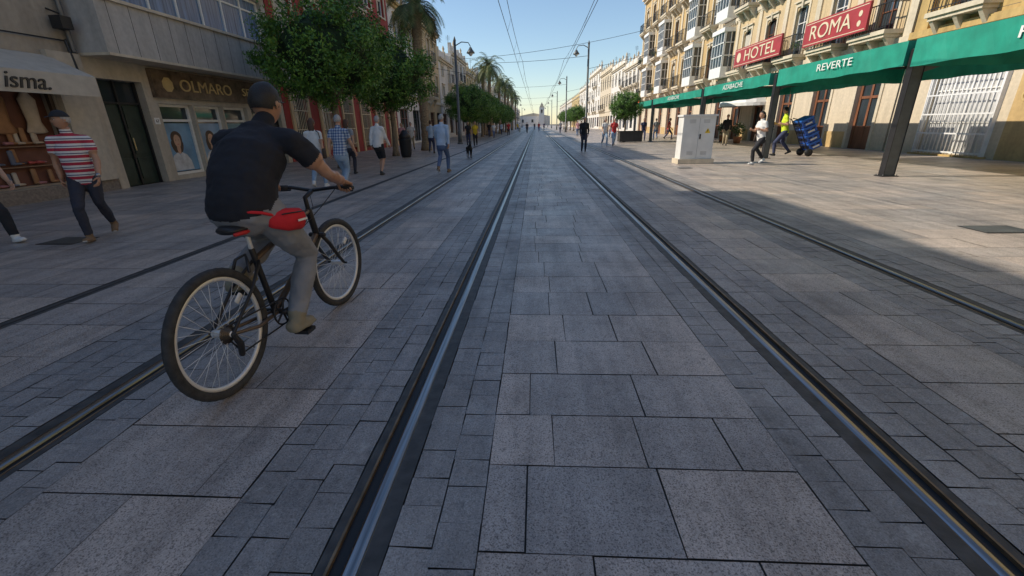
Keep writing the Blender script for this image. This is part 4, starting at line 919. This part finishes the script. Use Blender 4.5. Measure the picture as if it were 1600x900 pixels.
# ------------------------------------------------------------------ dog
o=Obj('dog',(-2.95,20,0),math.radians(-165)); md=simple('dog_coat',(.02,.018,.016),.7,amp=.4,scale=12)
vs=[];fs=[]
T=lambda pts,rr_:addtube(vs,fs,[V(q) for q in pts],rr_,10,None,True)
T([(0,-.28,.43),(0,-.1,.41),(0,.14,.42),(0,.26,.46)],[.085,.085,.115,.09]); T([(0,.24,.47),(0,.36,.60)],[.075,.055]); T([(0,.34,.62),(0,.42,.63),(0,.53,.59)],[.062,.06,.028])
T([(0,-.3,.46),(0,-.42,.52),(0,-.5,.62)],[.03,.02,.012])
for sg in (-1,1):
    T([(sg*.07,.2,.42),(sg*.07,.2+.04*sg,.22),(sg*.07,.2+.05*sg,.04)],[.05,.026,.02]); T([(sg*.07,.2+.05*sg,.025),(sg*.07,.26+.05*sg,.02)],[.024,.02])
    T([(sg*.07,-.25,.42),(sg*.07,-.18-.04*sg,.27),(sg*.07,-.32-.04*sg,.16),(sg*.07,-.30-.04*sg,.03)],[.065,.045,.024,.02]); T([(sg*.07,-.3-.04*sg,.025),(sg*.07,-.24-.04*sg,.02)],[.024,.02])
    T([(sg*.04,.36,.67),(sg*.055,.35,.74)],[.025,.01])
ob=rawmesh('body',vs,fs,md,o.e); m=ob.modifiers.new('r','REMESH'); m.mode='VOXEL'; m.voxel_size=.012; m.use_smooth_shade=True; m=ob.modifiers.new('s','SMOOTH'); m.iterations=4
o.finish(world=False)
# ------------------------------------------------------------------ hand truck with crates
o=Obj('hand_truck',(10.5,18.4,0),math.radians(0)); mbl=simple('crate_blue',(.03,.12,.55),.4,amp=.1); ma=M_steel
tl=math.radians(28)
def tr(x,y,z): return (x+z*math.sin(-tl), y, .16+z*math.cos(tl)+x*math.sin(tl))
def tbox(part,mat,x0,x1,y0,y1,z0,z1):
    P=o.P(part,mat); b=len(P[0]); 
    P[0].extend([tr(x,y,z) for z in (z0,z1) for y in (y0,y1) for x in (x0,x1)]); P[1].extend([tuple(b+i for i in q) for q in ((0,2,3,1),(4,5,7,6),(0,1,5,4),(2,6,7,3),(0,4,6,2),(1,3,7,5))])
for k in range(4):
    z=.04+k*.31
    tbox('crates',mbl,.05,.45,-.30,.30,z,z+.22); tbox('crate_rims',simple('crate_rim',(.04,.18,.7),.4),.03,.47,-.32,.32,z+.221,z+.27)
    for j in range(5): tbox('crate_slots',M_dark,.04,.0495,-.27+j*.115,-.19+j*.115,z+.05,z+.17)
    tbox('crate_slots_l',M_dark,.1,.22,-.304,-.301,z+.13,z+.17); tbox('crate_slots_l',M_dark,.28,.4,-.304,-.301,z+.13,z+.17); tbox('crate_label',M_lettw,.14,.36,-.304,-.301,z+.04,z+.1)
tbox('toe_plate',ma,.03,.5,-.25,.25,0,.02)
for yy in (-.2,.2): o.tube('frame_rails',M_iron,[tr(0,yy,0),tr(0,yy,1.35),tr(-.12,yy,1.45)],[.018]*3,8)
for zz in (.3,.7,1.1): o.tube('frame_rungs',M_iron,[tr(0,-.2,zz),tr(0,.2,zz)],[.014]*2,8)
for yy in (-.28,.28): o.tube('wheels',M_iron,[(-.02,yy-.03,.14),(-.02,yy+.03,.14)],[.14,.14],18,dome=False)
o.finish(world=False)
# ------------------------------------------------------------------ bicycle
BX,BY=-1.66,1.99; BH=math.radians(-3.)
o=Obj('bicycle',(BX,BY,0),BH)
mt=simple('tyre',(.04,.04,.04),.8,amp=.3,scale=30,bump=.004,bscale=90); mr=simple('rim_alloy',(.78,.78,.77),.35,.3,amp=.05); mf=simple('frame_bronze',(.17,.12,.085),.35,.5,amp=.15); mk=M_iron
WB=1.28; RW=.35
def torus(part,mat,c,Rr,rt,n=64,m_=10,yaw=0,tread=False,flat=1.):
    P=o.P(part,mat,True); b=len(P[0])
    for i in range(n):
        a_=2*math.pi*i/n
        for k in range(m_):
            q=2*math.pi*k/m_; rad=Rr+rt*math.cos(q)*flat*(1.06 if tread and i%2 and math.cos(q)>.3 else 1); y=rad*math.cos(a_); z=rad*math.sin(a_); x=rt*math.sin(q)
            P[0].append((c[0]+x*math.cos(yaw)-y*math.sin(yaw),c[1]+x*math.sin(yaw)+y*math.cos(yaw),c[2]+z))
    for i in range(n):
        for k in range(m_): P[1].append((b+i*m_+k,b+i*m_+(k+1)%m_,b+((i+1)%n)*m_+(k+1)%m_,b+((i+1)%n)*m_+k))
for nm,cy,yw in (('rear',0,0),('front',WB,math.radians(-4))):
    c=(0,cy,RW)
    torus(nm+'_tyre',mt,c,RW-.025,.025,96,10,yw,True); torus(nm+'_rim',mr,c,RW-.056,.012,64,8,yw,False,1.15)
    o.tube(nm+'_hub',mr,[(-.045,cy,RW),(.045,cy,RW)],[.02,.02],10); o.tube(nm+'_axle',mk,[(-.075,cy,RW),(.075,cy,RW)],[.008,.008],8)
    for k in range(32):
        a_=2*math.pi*k/32; a2=a_+(.5 if k%4<2 else -.5); sx=.035 if k%2 else -.035
        y1,z1=(RW-.06)*math.cos(a_),(RW-.06)*math.sin(a_); y0,z0=.018*math.cos(a2),.018*math.sin(a2)
        o.tube(nm+'_spokes',mr,[(sx*math.cos(yw)-y0*math.sin(yw),cy+sx*math.sin(yw)+y0*math.cos(yw),RW+z0),(-y1*math.sin(yw),cy+y1*math.cos(yw),RW+z1)],[.0015,.0015],4,dome=False)
    o.tube(nm+'_reflector',M_white,[(.0,cy+.15,RW+.12),(.0,cy+.19,RW+.15)],[(.008,.018),(.008,.018)],8)
bb=(0,.44,.29); st=(0,.36,.71); hb=(0,1.05,.64); ht=(0,1.005,.82)
o.tube('seat_tube',mk,[bb,st],[.018,.017],10); o.tube('down_tube',mf,[bb,hb],[.021,.02],10); o.tube('top_tube',mf,[(0,.37,.65),ht],[.017,.017],10); o.tube('head_tube',mk,[hb,ht],[.023,.023],10)
for sg in (-1,1):
    o.tube('chain_stays',mf,[(sg*.025,.42,.29),(sg*.06,.2,.30),(sg*.062,0,RW)],[.012,.011,.01],8); o.tube('seat_stays',mk,[(sg*.02,.37,.64),(sg*.062,.22,.53),(sg*.062,0,RW)],[.01,.009,.009],8)
    o.tube('fork',mk,[(sg*.03,1.06,.63),(sg*.058,1.10,.56),(sg*.058,1.21,.42),(sg*.056,WB,RW)],[.014,.015,.013,.011],8)
    o.tube('brakes',mk,[(sg*.05,.24,.62),(sg*.035,.26,.68),(0,.3,.70)],[.01,.009,.006],6)
o.tube('fork_crown',mk,[(-.05,1.06,.63),(.05,1.06,.63)],[.018,.018],8)
o.tube('seat_post',mr,[st,(0,.35,.81)],[.013,.013],8); o.tube('stem',mk,[ht,(0,.99,.91),(0,1.08,.94)],[.016,.016,.016],8)
o.tube('saddle',mk,[(0,.20,.855),(0,.26,.86),(0,.36,.855),(0,.48,.85)],[(.06,.022),(.085,.03),(.05,.025),(.018,.016)],14,side=(1,0,0)); o.tube('saddle_side',simple('red_trim',(.5,.02,.02),.5),[(.06,.185,.84),(.078,.24,.842),(.06,.33,.84)],[.010,.012,.008],6)
gr=[(-.30,1.08,.965),(-.16,1.105,.965),(0,1.09,.945),(.16,1.105,.965),(.30,1.08,.965)]
o.tube('handlebar',mk,gr,[.0125]*5,8); o.tube('grip_right',mt,[(.19,1.10,.965),(.31,1.078,.965)],[.017,.017],10); o.tube('grip_left',mt,[(-.19,1.10,.965),(-.31,1.078,.965)],[.017,.017],10)
for sg in (-1,1): o.tube('brake_levers',mk,[(sg*.17,1.11,.96),(sg*.2,1.15,.94),(sg*.28,1.145,.935)],[.008,.007,.005],6); o.tube('cables',mk,[(sg*.17,1.11,.96),(sg*.1,1.22,.93),(sg*.03,1.12,.82),(0,.9,.72)],[.003]*4,5)
o.tube('crank_axle',mk,[(-.07,.44,.29),(.07,.44,.29)],[.018,.018],8)
pr,pl=(.085,.50,.135),(-.085,.38,.445)
o.tube('crank_right',mk,[(.075,.44,.29),pr],[.013,.010],8); o.tube('crank_left',mk,[(-.075,.44,.29),pl],[.013,.010],8)
for q,sg in ((pr,1),(pl,-1)): o.box('pedals',mk,q[0],q[0]+sg*.095,q[1]-.045,q[1]+.045,q[2]-.012,q[2]+.012)
torus('chainring',mk,(.05,.44,.29),.082,.006,36,6)
for k in range(5): 
    a_=k*1.257; o.tube('chainring_arms',mk,[(.05,.44,.29),(.05,.44+.08*math.cos(a_),.29+.08*math.sin(a_))],[.008,.006],6)
for k,rr_ in enumerate((.055,.048,.041,.034,.028)): o.tube('cassette',simple('sprocket',(.12,.10,.08),.4,.8),[(.028+k*.006,0,RW),(.030+k*.006,0,RW)],[rr_,rr_],20,dome=False)
o.tube('chain',mk,[(.05,.44,.372),(.04,0,RW+.045)],[.005,.005],5); o.tube('chain',mk,[(.05,.44,.208),(.045,.05,.21),(.045,.03,.25),(.04,0,RW-.045)],[.005]*4,5)
o.tube('derailleur',mk,[(.06,0,RW),(.065,.03,.28),(.05,.04,.21)],[.014,.018,.016],8)
o.finish(world=False)
# ------------------------------------------------------------------ cyclist
o=Obj('cyclist',(BX,BY,0),BH); sk=SK[1]
J=dict(pel=(0,.38,.985),spine1=(0,.42,1.09),spine2=(0,.52,1.22),neck=(0,.67,1.36),head=(0,.745,1.46),side=(1,0,0),
 shR=(.205,.62,1.29),shL=(-.205,.62,1.29),elR=(.33,.76,1.09),elL=(-.33,.76,1.09),wrR=(.275,1.01,1.02),wrL=(-.275,1.01,1.02),
 hpR=(.10,.41,.92),hpL=(-.10,.41,.92),knR=(.12,.70,.59),knL=(-.14,.74,.70),anR=(.125,.45,.245),anL=(-.125,.34,.555),toeR=(.08,1,-.12),toeL=(-.08,1,-.05),upR=(0,.12,1),upL=(0,.05,1))
J={k_:V(v_) for k_,v_ in J.items()}
mgry=cloth('sweatpants',(.25,.255,.27))
body(o,J,cloth('tshirt_black',(.014,.015,.021)),mgry,SH['k'],sk,.009,True,False,1.12,.03,hem=.055,slv=.52)
head(o,J['head']+V((0,.015,.04)),Matrix.Rotation(math.radians(-12),3,'X'),sk,'black',1.0)
for S_,sg in (('R',1),('L',-1)): hand(o,J['wr'+S_],(sg*.05,1,-.35),(0,-.2,-1),(-sg,0,0),sk,True)
mb=cloth('waistbag_red',(.6,.02,.03)); o.tube('waist_bag',mb,[(.16,.36,.885),(.215,.42,.875),(.235,.50,.865),(.19,.60,.86)],[(.03,.048),(.042,.066),(.042,.064),(.027,.04)],14,side=(.8,-.4,0))
o.tube('waist_belt',mb,[(.18,.36,.91),(.17,.28,.94),(.08,.23,.955)],[.009]*3,6)
o.tube('waist_bag_zip',M_iron,[(.225,.37,.915),(.262,.43,.915),(.264,.52,.907)],[.004]*3,5)
o.prism('bag_mark',M_lettw,[(.275,.43,.862),(.2765,.52,.858),(.2765,.52,.870),(.275,.43,.874)],(.002,0,0))
o.tube('glasses_arm',M_iron,[(.08,.82,1.51),(.082,.74,1.515)],[.003,.003],5)
o.tube('bracelet',M_iron,[J['wrR']+V((0,-.03,.012)),J['wrR']+V((0,-.02,.008))],[.032,.032],10)
o.finish(world=False)
resolve()
bpy.context.view_layer.update()
for t_,w_ in TEXTS:
    if t_.dimensions.x>0: t_.scale=(w_/t_.dimensions.x,1,1)
